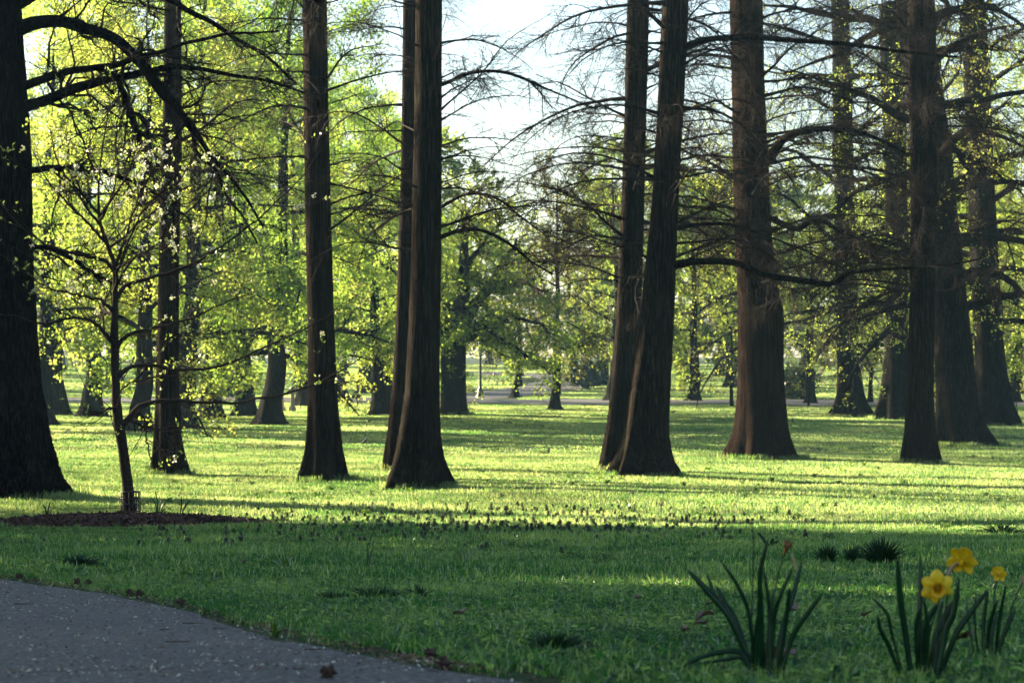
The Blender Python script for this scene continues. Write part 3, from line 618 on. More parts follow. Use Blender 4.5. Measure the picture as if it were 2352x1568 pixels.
# central spreading tree
def limbtree(name, spec, limbs, d, label, seed, leaf, lsize, nleaf, rnd, k=(9, 8), droop=-.05):
    """tree with limbs set out one by one"""
    rng = np.random.default_rng(seed); yb = max(s[1] for s in spec); xb = [s[0] for s in spec if s[1] == yb][0]
    base = np.array([(xb - CXP) / FPX * d, d, 0.]); base[2] = gz(base[0], d); root = empty(name, base, label, 'tree')
    f = trunk('trunk', spec, d, M['park'], base, seed, 1., 5, .03, 40, 64, .15, root, rows=70)
    P, Rb = [], []
    for b in limbs:
        sl_ = rng.uniform(-.5, .5); q = smooth_path([list(at(x, y, d + sl_ * abs(x - b[0][0]) / FPX * d)) + [w_ * .5 / FPX * d] for x, y, w_ in b], 20); q[1:, :3] += rng.normal(0, .05, (19, 3))
        V, F = tubes(q[:, :3], q[:, 3], 9); mk('limb', V - base, [F], M['park'], root)
        for s in (0, 10): P.append(q[s:s + 10, :3]); Rb.append(q[s:s + 10, 3])
    for i in range(rnd):
        z = rng.uniform(4.2, 5.6) if i % 3 else rng.uniform(3., 4.2); a = (1.57 if i % 2 else -1.57) + rng.normal(0, .6); L = rng.uniform(4, 7.5); dd = nrm(np.array([math.cos(a), math.sin(a), rng.uniform(.1, 1.4)])); p = np.array([base[0], base[1], base[2] + z]); pts = [p]
        for s in range(9): dd = nrm(dd + rng.normal(size=3) * .16 + np.array([0, 0, -.05])); p = p + dd * L / 9; pts.append(p)
        P.append(np.array(pts)); Rb.append(np.linspace(.17, .03, 10)); V, F = tubes(P[-1], Rb[-1], 7); mk('limb', V - base, [F], M['park'], root)
    P = np.array(P); Rb = np.array(Rb)
    P1, R1 = spawn(P, Rb, k[0], rng, (.25, 1), (1., 2.6), (30, 75), droop, .2, 6, .5, .05, .3, .8, .3)
    P2, R2 = spawn(P1, R1, k[1], rng, (.15, 1), (.5, 1.4), (30, 75), droop, .2, 4, .6, .02, .4, .9)
    Acc().add(*tubes(P1, R1, 4)).add(*tubes(P2, R2, 3)).obj('twigs', M['twig'], root, base, kind='stuff')
    Acc().add(*leaves(clusters(P2, nleaf, rng, (.1, 1), .16), lsize, rng)).obj('crown', M[leaf], root, base, kind='stuff')
limbtree('spreading_tree', [(1043, 735, 62), (1042, 800, 58), (1042, 880, 56), (1042, 930, 58), (1043, 953, 68)],
    [[(1040, 752, 40), (1062, 700, 31), (1065, 620, 27), (1068, 560, 18), (1078, 490, 9)], [(1050, 765, 38), (1085, 712, 28), (1115, 672, 25), (1145, 625, 21), (1160, 600, 14), (1188, 550, 7)], [(1030, 762, 36), (1018, 700, 23), (998, 640, 14), (980, 570, 7)],
     [(1055, 810, 22), (1090, 772, 14), (1130, 775, 12), (1180, 800, 9), (1232, 832, 6), (1266, 856, 3)], [(1050, 795, 20), (1010, 780, 12), (970, 800, 8), (935, 830, 4)], [(1058, 775, 22), (1110, 746, 14), (1170, 730, 11), (1230, 740, 7), (1275, 772, 3)],
     [(1115, 672, 16), (1160, 660, 12), (1210, 650, 8), (1260, 672, 4)], [(1065, 620, 16), (1100, 570, 11), (1140, 520, 8), (1190, 490, 4)], [(1018, 700, 14), (980, 690, 10), (940, 700, 6), (905, 720, 3)]],
    dy(952), 'stout spreading tree with heavy forking limbs right of the cypress pair', 120, 'leaf', .15, 13, 10)
plant('far3', 1275, 941, 'slim trunk with hazy bare crown in the centre gap in front of the drive', .75, szx=.55)
plant('bare1', 1183, 913, 'small dark trunk beside the lamp post in the centre gap', .6)
plant('bare1', 1404, 920, 'narrow hazy trunk just left of the slimmer cypress in the centre', .85)
plant('far1', 1594, 921, 'hazy spreading tree between the leaning cypress and the reddish trunk', .72)
plant('far3', 1588, 882, 'farther hazy trunk up the slope behind the spreading tree by the drive', .95)
plant('far1', 1462, 900, 'hazy tree seen between the two cypresses right of the centre gap', .8)
plant('far3', 1388, 884, 'smoky bare crowned tree beyond the dark rounded evergreen', .85)
plant('far3', 1318, 869, 'smoky bare crowned tree where the footpath bends', .95)
plant('young1', 1680, 934, 'thin young tree just left of the reddish trunk', 1.15, name='young_tree')
plant('sparse1', 1862, 927, 'small tree with a curving low limb right of the reddish trunk', .62)
plant('young1', 1857, 932, 'very thin young tree in front of the dark shrub right of the reddish trunk', .8, szx=.6, name='young_tree')
plant('redbud', 1998, 925, 'small pinkish flowering tree between two big trunks at the right', 1.15, name='redbud_tree')
plant('bare1', 2035, 917, 'leaning hazy tree beside the pinkish flowering tree', .6)
plant('redbud', 1195, 886, 'purple blooming redbud beyond the footpath in the centre gap', 1.3, name='redbud_tree')
plant('redbud', 2345, 905, 'pink tinged drooping tree at the right edge', 1.3, name='redbud_tree')
# right big trees, own trunks
def bigtree(spec, d, label, seed, leaf, zl, nleaf=3, H=21., nl=26, Ll=(4, 7), lsize=.095, droop=-.1):
    rng = np.random.default_rng(seed)
    yb = max(s[1] for s in spec); xb = [s[0] for s in spec if s[1] == yb][0]
    base = np.array([(xb - CXP) / FPX * d, d, 0.]); base[2] = gz(base[0], d)
    root = empty('broad_tree', base, label, 'tree', 'broad trees at the right')
    f = trunk('trunk', spec, d, M['park'], base, seed, H, 6, .03, 40, 72, .3, root, rows=130)
    P, Rb = [], []
    for i, z in enumerate(zl + (H * .92 - zl) * np.linspace(0, 1, nl) ** 1.1):
        c, r = f(z); a = i * 2.4 + rng.normal(0, .3); L = rng.uniform(*Ll); t = (z - zl) / (H - zl); dd = nrm(np.array([math.cos(a), math.sin(a), rng.uniform(0, .6) * (.3 + t)])); p = c; pts = [p]
        for s in range(9): dd = nrm(dd + rng.normal(size=3) * .13 + np.array([0, 0, (-.11 if t < .35 else -.03) * (s > 1)])); p = p + dd * L / 9; pts.append(p)
        P.append(pts); Rb.append(r * rng.uniform(.2, .34) * np.interp(np.linspace(0, 1, 10), [0, .1, 1], [1.2, 1, .14]))
        V, F = tubes(np.array(pts), Rb[-1], 7); mk('limb', V - base, [F], M['park'], root)
    P = np.array(P); Rb = np.array(Rb)
    P1, R1 = spawn(P, Rb, 9, rng, (.15, 1), (1.2, 3.), (30, 70), droop, .18, 7, .5, .035, .3, .9, .4)
    P2, R2 = spawn(P1, R1, 8, rng, (.1, 1), (.5, 1.4), (25, 75), droop, .2, 4, .6, .013, .45, 1.)
    Acc().add(*tubes(P1, R1, 4)).add(*tubes(P2, R2, 3)).obj('twigs', M['twig'], root, base, kind='stuff')
    C = clusters(P2, nleaf, rng, (.1, 1), .12); Acc().add(*leaves(C, lsize, rng)).obj('crown', M[leaf], root, base, kind='stuff')
bigtree([(1932, 0, 42), (1940, 400, 44), (1945, 700, 50), (1950, 850, 54), (1953, 900, 62), (1955, 930, 78), (1956, 951, 104)], dy(951), 'tall straight broad tree with flared foot, first one right of the reddish trunk', 61, 'leaf', 4.2, 5)
bigtree([(2048, 0, 56), (2060, 400, 50), (2062, 600, 50), (2060, 800, 54), (2056, 900, 68), (2054, 957, 100)], dy(957), 'broad tree whose foot is half hidden behind the flaky trunk', 62, 'leaf', 4.2, 4)
bigtree([(2098, 0, 84), (2150, 400, 80), (2180, 700, 80), (2196, 900, 96), (2205, 980, 116), (2212, 1028, 155)], dy(1028), 'widest leaning grey trunk with ridged foot, right behind the flaky trunk', 63, 'leafb', 5., 3)
bigtree([(2240, 0, 55), (2255, 400, 60), (2265, 700, 66), (2275, 850, 72), (2282, 930, 88), (2288, 982, 118)], dy(982), 'dark upright broad tree closest to the right edge', 64, 'leaf', 5., 4)
plant('sparse1', 1748, 944, 'yellow green tree hidden behind the massive reddish trunk', .85)
plant('sparse1', 2112, 950, 'yellow green tree hidden behind the flaky trunk', .95)
plant('dense3', 2196, 938, 'leafy tree hidden behind the wide leaning trunk', .9)
plant('dense1', 2420, 960, 'bright leafy tree whose crown enters from the right edge', .9)
plant('dense3', 2330, 925, 'sunlit leafy tree far behind the rightmost big trunk', .8)
plant('sparse1', 2150, 915, 'sparse yellow green tree far behind the wide leaning trunk', .85)
# evergreen shrubs
def shrub(px, py, wpx_, hpx, label, seed):
    p = gy(px, py); s = p[1] / FPX; rx, h = wpx_ * .5 * s, hpx * s; rng = np.random.default_rng(seed)
    root = empty('evergreen_shrub', p, label, 'shrub', 'dark evergreen shrubs')
    k = 26; a = rng.uniform(0, 6.28, k); P = [np.stack([np.linspace(0, rx * .8 * math.cos(t) * u, 6), np.linspace(0, rx * .8 * math.sin(t) * u, 6), np.linspace(-.1, h * v, 6)], -1) for t, u, v in zip(a, rng.uniform(.2, 1, k), rng.uniform(.4, .95, k))]
    P = np.array(P); Rb = np.tile(np.linspace(.05, .01, 6), (k, 1)); Acc().add(*tubes(P, Rb, 4)).obj('stems', M['twig'], root, kind='stuff')
    n_ = 5200; v = nrm(rng.normal(size=(n_, 3))) * (rng.random((n_, 1)) ** .4); lump = 1 + .18 * np.sin(4 * v[:, :1] * 3 + seed) + .15 * np.sin(7 * v[:, 2:] + 2 * seed)
    C = v * lump * np.array([rx, rx, h * .5]) + np.array([0, 0, h * .52]); C = C[C[:, 2] > .05]
    Acc().add(*leaves(C, .22, rng)).obj('foliage', M['ever'], root, kind='stuff')
shrub(1345, 893, 92, 62, 'dark rounded evergreen beside the curving footpath', 71)
shrub(1822, 917, 108, 80, 'dark evergreen shrub just right of the reddish trunk', 72)
shrub(1760, 915, 70, 62, 'dark evergreen shrub hidden behind the reddish trunk', 73)
# far trees
MARK = [(20, 'dark oak'), (280, 'sapling stem'), (392, 'cypress by the sapling'), (560, 'wide hazy trunk'), (735, 'lone straight cypress'), (865, 'small pale trunk'), (960, 'cypress pair'), (1045, 'stout spreading tree'), (1180, 'lamp post'), (1275, 'slim centre trunk'), (1430, 'slimmer cypress'), (1515, 'leaning cypress'), (1600, 'hazy spreading tree'), (1745, 'reddish trunk'), (1862, 'tree with the curving limb'), (1950, 'first broad tree'), (2000, 'pinkish flowering tree'), (2115, 'flaky trunk'), (2200, 'widest leaning trunk'), (2280, 'dark tree by the right edge')]
SEEN = set()
def far_label(row, px):
    d_, nm = min((abs(px - m_), t_) for m_, t_ in MARK); m_ = [a for a, t_ in MARK if t_ == nm][0]
    head = ['hazy tree just past the drive', 'hazier tree on the middle slope', 'faintest tree on the farthest rise'][row]
    for side in (['straight behind'] if d_ < 14 else ['right of' if px > m_ else 'left of']) + ['well ' + ('right of' if px > m_ else 'left of'), 'not far from']:
        lb = head + ', ' + side + ' the ' + nm
        if lb not in SEEN: break
    SEEN.add(lb); return lb
rng = np.random.default_rng(81); k = 0
for row, (d0, n_) in enumerate(((215, 13), (275, 17), (350, 22))):
    for i in range(n_):
        px = -250 + (i + rng.uniform(.15, .85)) * 2850 / n_; d = d0 + rng.uniform(-22, 22); x = (px - CXP) / FPX * d
        if row == 0 and 1050 < px < 1320: continue
        tall = rng.uniform(.8, 1.15)
        if px < -60 or px > 2420: continue
        if 1000 < px < 1420: tall *= .8
        if row and 1090 < px < 1330 and i % 2: continue
        v = ['far1', 'far2', 'far3', 'far1'][rng.integers(4)]
        copy_tree(V_[v], (x, d, gz(x, d)), rng.uniform(0, 6.28), (tall * 1.1,) * 2 + (tall,), far_label(row, px), 'tree', ['trees on the slope past the drive', 'trees on the middle of the far slope', 'trees on the farthest rise'][row], 'far_tree')
# trees beyond the left edge of the view, whose shade lies over the near lawn
sx, sy = -math.sin(R_(SUN_AZ)), math.cos(R_(SUN_AZ))
rng = np.random.default_rng(91)
for s_, qs in ((34, (2, 9, 16.5, 24.)), (52, (-3, 5, 12.5, 20, 26.5)), (74, (-6, 2, 9, 17, 25.5))):
    for q_ in qs:
        x = sx * s_ - sx * 0 + q_ * sy; y = sy * s_ - q_ * sx
        if x > -.2118 * y - 11.5: x = -.2118 * y - 12
        copy_tree(V_['shade'], (x, y, gz(x, y)), rng.uniform(0, 6.28), (1.05, 1.05, rng.uniform(.95, 1.1)), 'leafy shade tree outside the left edge of the view', 'tree', 'shade trees beyond the left edge', 'shade_tree')
for q_, ds, v, z_ in ((29.5, 40, 'shade', .55), (28.5, 58, 'shade', .6), (33., 46, 'sparse1', .6), (35., 70, 'dense3', .45), (37.5, 40, 'bare1', 1.), (41, 58, 'sparse1', .9), (46, 38, 'bare1', .9), (51, 62, 'bare1', 1.05), (56, 44, 'sparse1', .8), (62, 60, 'bare1', 1.), (67, 38, 'bare1', .9), (73, 42, 'shade', .62), (79, 56, 'shade', .6), (86, 60, 'sparse1', 1.), (93, 66, 'bare1', 1.)):
    s_ = .65 * q_ + ds; x = sx * s_ + q_ * sy; y = sy * s_ - q_ * sx
    while x > -.2118 * y - 9.5 * z_: x += sx * 2; y += sy * 2
    copy_tree(V_[v], (x, y, gz(x, y)), rng.uniform(0, 6.28), (z_, z_, z_), 'tree outside the left edge of the view shading the sunlit lawn', 'tree', 'trees beyond the left edge along the sunlit lawn', 'shade_tree')
for k in range(22):
    y = 170 + k * 11 + rng.uniform(-5, 5); x = -.2118 * y - 14 - rng.uniform(0, 26)
    copy_tree(V_[('far1', 'far2', 'far3')[k % 3]], (x, y, gz(x, y)), rng.uniform(0, 6.28), (1.1, 1.1, 1.), 'far tree outside the left edge of the view', 'tree', 'far trees beyond the left edge', 'far_tree')
for v in V_.values():
    for c in list(v.children): bpy.data.objects.remove(c)
    bpy.data.objects.remove(v)

# ------------------------------------------------------------------ lawn grass
rng = np.random.default_rng(200)
def clump(name, size, nb, h, wd, mat, lean=.5, clover=0):
    n_ = nb; x = rng.uniform(-.5, .5, (n_, 2)) * size; hh = rng.uniform(h[0], h[1], n_) * rng.choice([.6, 1., 1., 1.25], n_)
    a = rng.uniform(0, 6.283, n_); dv = np.stack([np.cos(a), np.sin(a)], -1); ln = np.abs(rng.normal(0, lean, n_)); ww = wd * rng.uniform(.6, 1.3, n_)
    b = rng.uniform(0, 6.283, n_); sd = np.stack([np.cos(b), np.sin(b)], -1)
    rows = []
    for t in (0., .4, .75):
        c = x + dv * (ln * hh * t * t)[:, None]; z = hh * t * (1 - .25 * ln * t)
        wv = sd * (ww * (.5, .5, .34)[(0., .4, .75).index(t)])[:, None]
        rows += [np.concatenate([c - wv, z[:, None]], 1), np.concatenate([c + wv, z[:, None]], 1)]
    c = x + dv * (ln * hh)[:, None]; rows.append(np.concatenate([c, (hh * (1 - .3 * ln))[:, None]], 1))
    V = np.stack(rows, 1); V[:, :2, 2] -= .02
    i = np.arange(n_)[:, None] * 7
    q = np.concatenate([i + np.array([[0, 1, 3, 2]]), i + np.array([[2, 3, 5, 4]])]); t3 = i + np.array([[4, 5, 6]])
    V = V.reshape(-1, 3); tone = np.repeat(rng.random(n_) ** 1.3, 7)
    if clover:      # low round leaves between the blades
        C = np.concatenate([rng.uniform(-.5, .5, (clover, 2)) * size, rng.uniform(.012, .045, (clover, 1))], 1); a = rng.uniform(0, 6.28, clover); L_ = rng.uniform(.006, .013, (clover, 1)) * (1 + size)
        d = np.stack([np.cos(a), np.sin(a), rng.normal(0, .35, clover)], -1); e = np.stack([-np.sin(a), np.cos(a), rng.normal(0, .35, clover)], -1)
        W = np.stack([C - d * L_, C + (e - d) * L_ * .7, C + e * L_, C + (e + d) * L_ * .7, C + d * L_, C + (d - e) * L_ * .7, C - e * L_, C - (e + d) * L_ * .7], 1)
        ob = mk(name, np.vstack([V, W.reshape(-1, 3)]), [q, t3, len(V) + np.arange(clover * 8).reshape(-1, 8)], mat, link=False); tone = np.append(tone, np.repeat(rng.uniform(.1, .75, clover), 8))
    else: ob = mk(name, V, [q, t3], mat, link=False)
    at_ = ob.data.attributes.new('tone', 'FLOAT', 'POINT'); at_.data.foreach_set('value', tone.astype(np.float32))
    return ob
LOD = [(5.0, 16, .3, 200, (.03, .085), .0042), (16, 36, .6, 440, (.04, .095), .0064), (36, 80, 1.2, 760, (.05, .10), .011), (80, 172, 3., 1500, (.035, .08), .025), (172, 345, 6., 1500, (.05, .11), .06)]
cc = bpy.data.collections.new('grass_source'); pts, rot, scl, ids = [], [], [], []
NV = 3
for li, (d0, d1, size, nb, h, wd) in enumerate(LOD):
    for v in range(NV): cc.objects.link(clump('clump_%d%d' % (li, v), size, nb, h, wd, M['grass' if li < 2 else 'grass_suntint'], (.85, .75, .6, .5, .5)[li], (70, 110, 0, 0, 0)[li]))
    st = size * .82; ys = np.arange(d0, d1, st)
    for y in ys:
        hw = .2118 * y * 1.1 + 1.2 + size; xs = np.arange(-hw, hw, st) + rng.uniform(-.3, .3) * st
        p = np.stack([xs, np.full(len(xs), y)], -1) + rng.uniform(-.25, .25, (len(xs), 2)) * st
        pts.append(p); n_ = len(p); fl = rng.integers(0, 2, n_)
        sl_ = np.arctan((gz(p[:, 0], p[:, 1] + .5) - gz(p[:, 0], p[:, 1] - .5)))
        if li < 2: rot.append(np.stack([np.zeros(n_), np.zeros(n_), rng.uniform(0, 6.283, n_)], -1))
        else: rot.append(np.stack([np.where(fl == 0, sl_, -sl_), np.zeros(n_), fl * np.pi], -1))
        hn = .8 + .35 * np.sin(p[:, 0] * .9 + 1) * np.sin(p[:, 1] * .5) + rng.uniform(-.15, .25, n_)
        scl.append(np.stack([np.ones(n_) * 1.05, np.ones(n_) * 1.05, np.clip(hn, .5, 1.4)], -1)); ids.append(li * NV + rng.integers(0, NV, n_))
pts = np.concatenate(pts); rot = np.concatenate(rot); scl = np.concatenate(scl); ids = np.concatenate(ids)
szs = np.array([l_[2] for l_ in LOD])[ids // NV]
side = np.where(pts[:, 1] < 40, path_side(pts[:, 0], pts[:, 1]), -9)
ok = (side < np.where(side > -3, -.42 * szs, 0)) & ~in_mulch(pts[:, 0], pts[:, 1])
def near_ribbon(C, hw):
    d2 = np.full(len(pts), 1e9)
    for c in C[::2]: d2 = np.minimum(d2, (pts[:, 0] - c[0]) ** 2 + (pts[:, 1] - c[1]) ** 2)
    return np.sqrt(d2) < hw
for Cr, hw in ((road, 6.), (foot, 3.4)):
    for dy_ in (0, -2.5): Cd = smooth_path(Cr, 600) + np.array([0, dy_]); ok &= ~(near_ribbon(Cd, hw + szs * .35) & (pts[:, 1] > 120))
pts, rot, scl, ids = pts[ok], rot[ok], scl[ok], ids[ok]
# fringe that follows the asphalt edge
fr = []
for i in range(len(E) - 1):
    if E[i, 1] < 5 or E[i, 1] > 30: continue
    L = np.linalg.norm(E[i + 1] - E[i]); m_ = max(1, int(L / .05))
    fr.append(E[i] + (E[i + 1] - E[i]) * rng.random((m_, 1)) - nE[i] * rng.uniform(-.02, .28, (m_, 1)) ** 1.0)
fr = np.concatenate(fr); cc.objects.link(clump('clump_%d%d' % (len(LOD), 0), .09, 22, (.03, .075), .0045, M['grass'], .7))
n_ = len(fr); pts = np.vstack([pts, fr]); rot = np.vstack([rot, np.stack([np.zeros(n_), np.zeros(n_), rng.uniform(0, 6.28, n_)], -1)]); scl = np.vstack([scl, np.ones((n_, 3)) * rng.uniform(.6, 1.2, (n_, 1))]); ids = np.append(ids, np.full(n_, len(LOD) * NV))
cc.objects.link(clump('clump_%d%d' % (len(LOD), 1), .3, 70, (.07, .2), .011, M['grass_suntint'], .6))
for (bx, by, br) in TRB:
    m_ = int(60 * br) + 8; a_ = rng.uniform(0, 6.283, m_); q_ = br * rng.uniform(.9, 1.3, m_); pp = np.stack([bx + np.cos(a_) * q_, by + np.sin(a_) * q_], -1)
    pts = np.vstack([pts, pp]); rot = np.vstack([rot, np.stack([np.zeros(m_), np.zeros(m_), a_], -1)]); scl = np.vstack([scl, np.ones((m_, 3)) * rng.uniform(.6, 1.3, (m_, 1))]); ids = np.append(ids, np.full(m_, len(LOD) * NV + 1))
P3 = np.concatenate([pts, gz(pts[:, 0], pts[:, 1])[:, None]], 1)
def scatter_nodes(name, coll, P3, rot, scl, ids, label):
    me = bpy.data.meshes.new(name); me.vertices.add(len(P3)); me.vertices.foreach_set('co', P3.astype(np.float32).ravel())
    for nm, ty, v, key in (('rot', 'FLOAT_VECTOR', rot, 'vector'), ('scl', 'FLOAT_VECTOR', scl, 'vector'), ('idx', 'INT', ids, 'value')):
        at_ = me.attributes.new(nm, ty, 'POINT'); at_.data.foreach_set(key, (v.astype(np.float32).ravel() if ty != 'INT' else v.astype(np.int32)))
    ob = bpy.data.objects.new(name, me); COL.objects.link(ob); tag(ob, label, kind='stuff')
    ng = bpy.data.node_groups.new(name + '_nodes', 'GeometryNodeTree')
    ng.interface.new_socket('Geometry', in_out='INPUT', socket_type='NodeSocketGeometry'); ng.interface.new_socket('Geometry', in_out='OUTPUT', socket_type='NodeSocketGeometry')
    N = ng.nodes; L = ng.links; gi = N.new('NodeGroupInput'); go = N.new('NodeGroupOutput')
    mp = N.new('GeometryNodeMeshToPoints'); ip = N.new('GeometryNodeInstanceOnPoints'); ci = N.new('GeometryNodeCollectionInfo')
    ci.inputs['Collection'].default_value = coll; ci.inputs['Separate Children'].default_value = True; ci.inputs['Reset Children'].default_value = True
    def na(nm, ty):
        a = N.new('GeometryNodeInputNamedAttribute'); a.data_type = ty; a.inputs['Name'].default_value = nm; return a.outputs[0]
    L.new(gi.outputs[0], mp.inputs[0]); L.new(mp.outputs[0], ip.inputs['Points']); L.new(ci.outputs[0], ip.inputs['Instance']); ip.inputs['Pick Instance'].default_value = True
    L.new(na('idx', 'INT'), ip.inputs['Instance Index']); L.new(na('scl', 'FLOAT_VECTOR'), ip.inputs['Scale'])
    er = N.new('FunctionNodeEulerToRotation'); L.new(na('rot', 'FLOAT_VECTOR'), er.inputs[0]); L.new(er.outputs[0], ip.inputs['Rotation'])
    L.new(ip.outputs[0], go.inputs[0])
    md = ob.modifiers.new('scatter', 'NODES'); md.node_group = ng
    return ob
scatter_nodes('grass', cc, P3, rot, scl, ids, 'short green lawn grass over the whole park')

# ------------------------------------------------------------------ dead nettles
rng = np.random.default_rng(300)
def nettle_mesh(seed):
    r = np.random.default_rng(seed); h = r.uniform(.07, .13); ac = Acc(); fl = Acc()
    ac.add(*tubes(np.array([[0, 0, -.02], [.004, 0, h * .5], [r.normal(0, .01), r.normal(0, .01), h]]), np.array([.003, .003, .002]), 4))
    for z in np.linspace(h * .35, h, 8):
        k_ = 6; C = np.tile([0, 0, z], (k_, 1)); a = r.uniform(0, 6.28) + np.arange(k_) * 6.283 / k_; L = .044 * (1.25 - z / h * .7)
        d = np.stack([np.cos(a), np.sin(a), np.full(k_, -.25)], -1); s = np.stack([-np.sin(a), np.cos(a), np.zeros(k_)], -1)
        V = np.stack([C, C + d * L * .5 + s * L * .42, C + d * L + np.array([0, 0, -.006]), C + d * L * .5 - s * L * .42], 1); ac.add(V.reshape(-1, 3), np.arange(k_ * 4).reshape(-1, 4))
    C = np.stack([r.normal(0, .012, 12), r.normal(0, .012, 12), r.uniform(h * .7, h, 12)], -1); fl.add(*leaves(C, .016, r, .6, -.6))
    return ac, fl
NM = [nettle_mesh(310 + i) for i in range(4)]
proto = []
for ac, fl in NM:
    a = ac.obj('leaves', M['nettle'], None, link=False); b = fl.obj('flowers', M['nettlef'], None, link=False); proto.append((a, b))
nx = []
while len(nx) < 850:
    px = rng.uniform(-40, 1950) if rng.random() < .25 else np.clip(rng.normal(1180, 330), 520, 1850)
    py = np.clip(rng.normal(1208 + (px - 1100) * .012, 24), 1166, 1275)
    if px < 560: py = rng.uniform(1222, 1262)
    p = gy(px, py)
    if not in_mulch(p[0], p[1]): nx.append(p)
nx = np.array(nx); order = np.argsort(nx[:, 1])
for j in order[:240]:
    t = empty('dead_nettle', nx[j], 'small dark purple dead nettle standing in the drift across the lawn', 'nettle', 'purple dead nettles in the drift across the lawn')
    t.rotation_euler = (0, 0, rng.uniform(0, 6.28)); s = rng.uniform(.55, 1.05); t.scale = (s, s, s)
    for c in proto[rng.integers(4)]:
        o_ = c.copy(); COL.objects.link(o_); o_.parent = t; o_['kind'] = 'stuff'
nc = bpy.data.collections.new('nettle_source')
for i, (ac, fl) in enumerate(NM):
    me = Acc(); [me.add(v, f_) for v, f_ in zip(ac.V, [])]
    o_ = ac.obj('clump_n%d' % i, M['nettle'], None, link=False); nc.objects.link(o_)
rest = nx[order[240:]]; n_ = len(rest)
scatter_nodes('nettle_patch', nc, rest, np.stack([np.zeros(n_), np.zeros(n_), rng.uniform(0, 6.28, n_)], -1), np.ones((n_, 3)) * rng.uniform(.65, 1.3, (n_, 1)), rng.integers(0, 4, n_), 'farther mass of dead nettles in the sunlit edge of the lawn')

# ------------------------------------------------------------------ low broad leaves in the turf
rc = bpy.data.collections.new('rosette_source'); rng = np.random.default_rng(350)
for v in range(4):
    ac = Acc()
    for k in range(9 + 3 * v):
        a = rng.uniform(0, 6.28); L = rng.uniform(.05, .11); wv = L * rng.uniform(.16, .3); u = np.array([math.cos(a), math.sin(a), 0]); sd_ = np.array([-math.sin(a), math.cos(a), 0]); h = rng.uniform(.03, .1)
        c = [u * L * t + np.array([0, 0, h * math.sin(t * 2.4)]) for t in (0, .35, .7, 1.)]; ww = (.15, 1., .8, .0)
        V = np.array([q_ + e * sd_ * wv * w_ + np.array([0, 0, abs(e) * .006]) for q_, w_ in zip(c, ww) for e in (-1, 0, 1)]); i = np.arange(12).reshape(4, 3)
        ac.add(V, np.stack([i[:-1, :-1], i[1:, :-1], i[1:, 1:], i[:-1, 1:]], -1).reshape(-1, 4))
    rc.objects.link(ac.obj('clump_r%d' % v, M['weed' if v % 2 else 'rosette'], None, link=False))
yy = 13 + 72 * rng.random(900) ** 1.3; xx = rng.uniform(-1, 1, 900) * (.2118 * yy + 1.5); kk = (np.where(yy < 40, path_side(xx, yy), -9) < -.15) & ~in_mulch(xx, yy); xx, yy = xx[kk], yy[kk]; n_ = len(xx)
scatter_nodes('turf_weeds', rc, np.stack([xx, yy, gz(xx, yy)], -1), np.stack([np.zeros(n_), np.zeros(n_), rng.uniform(0, 6.28, n_)], -1), np.ones((n_, 3)) * (rng.uniform(.3, .75, n_) * np.interp(yy, [12, 45], [.8, 1.8]))[:, None], rng.integers(0, 4, n_), 'low broad leaved weeds scattered through the turf')

# ------------------------------------------------------------------ tufts, weeds
def tuft(px, py, wpx_, hpx, label, seed, n_=170, mat='tuft', dark=1):
    p = gy(px, py); s = p[1] / FPX; r = np.random.default_rng(seed); R0, h = wpx_ * .5 * s, hpx * s
    a = r.uniform(0, 6.28, n_); q0 = r.random(n_) ** .7; b = np.stack([np.cos(a) * q0 * R0 * .35, np.sin(a) * q0 * R0 * .35, np.full(n_, -.02)], -1)
    hh = h * r.uniform(.5, 1.1, n_); out = R0 * q0 * r.uniform(.4, 1.15, n_)
    P = np.stack([b + np.stack([np.cos(a) * out * t ** 1.6, np.sin(a) * out * t ** 1.6, hh * (t - .28 * q0 * t ** 3)], -1) for t in np.linspace(0, 1, 6)], 1)
    V, F = tubes(P, np.tile(np.array([.0028, .0028, .0026, .0022, .0016, .0006]), (n_, 1)) * 1.5 * max(1, p[1] / 12), 3)
    return tag(mk('grass_tuft', V, [F], M[mat], loc=p), label, 'grass tuft', 'dark onion grass tufts')
tuft(2022, 1302, 105, 78, 'largest dark onion grass tuft near the right, above the two yellow flowers', 1, 230)
tuft(1958, 1298, 50, 60, 'small onion grass tuft in the middle of three near the right', 2, 110)
tuft(1898, 1298, 62, 58, 'leftmost of the three onion grass tufts near the right', 3, 110)
tuft(868, 1384, 130, 52, 'wide dark grass tuft left of the middle of the near lawn', 4, 230)
tuft(962, 1380, 72, 48, 'rounded grass tuft just right of the wide dark one', 5, 130)
tuft(762, 1386, 60, 46, 'small grass tuft just left of the wide dark one', 6, 90)
tuft(1275, 1498, 150, 66, 'low dark tuft near the bottom between the path and the flowers', 7, 260)
tuft(185, 1304, 100, 40, 'dark grass tuft beside the path under the mulch bed', 8, 170)
tuft(2300, 1232, 110, 34, 'dark grass tuft at the sunlit edge near the right side', 9, 150)
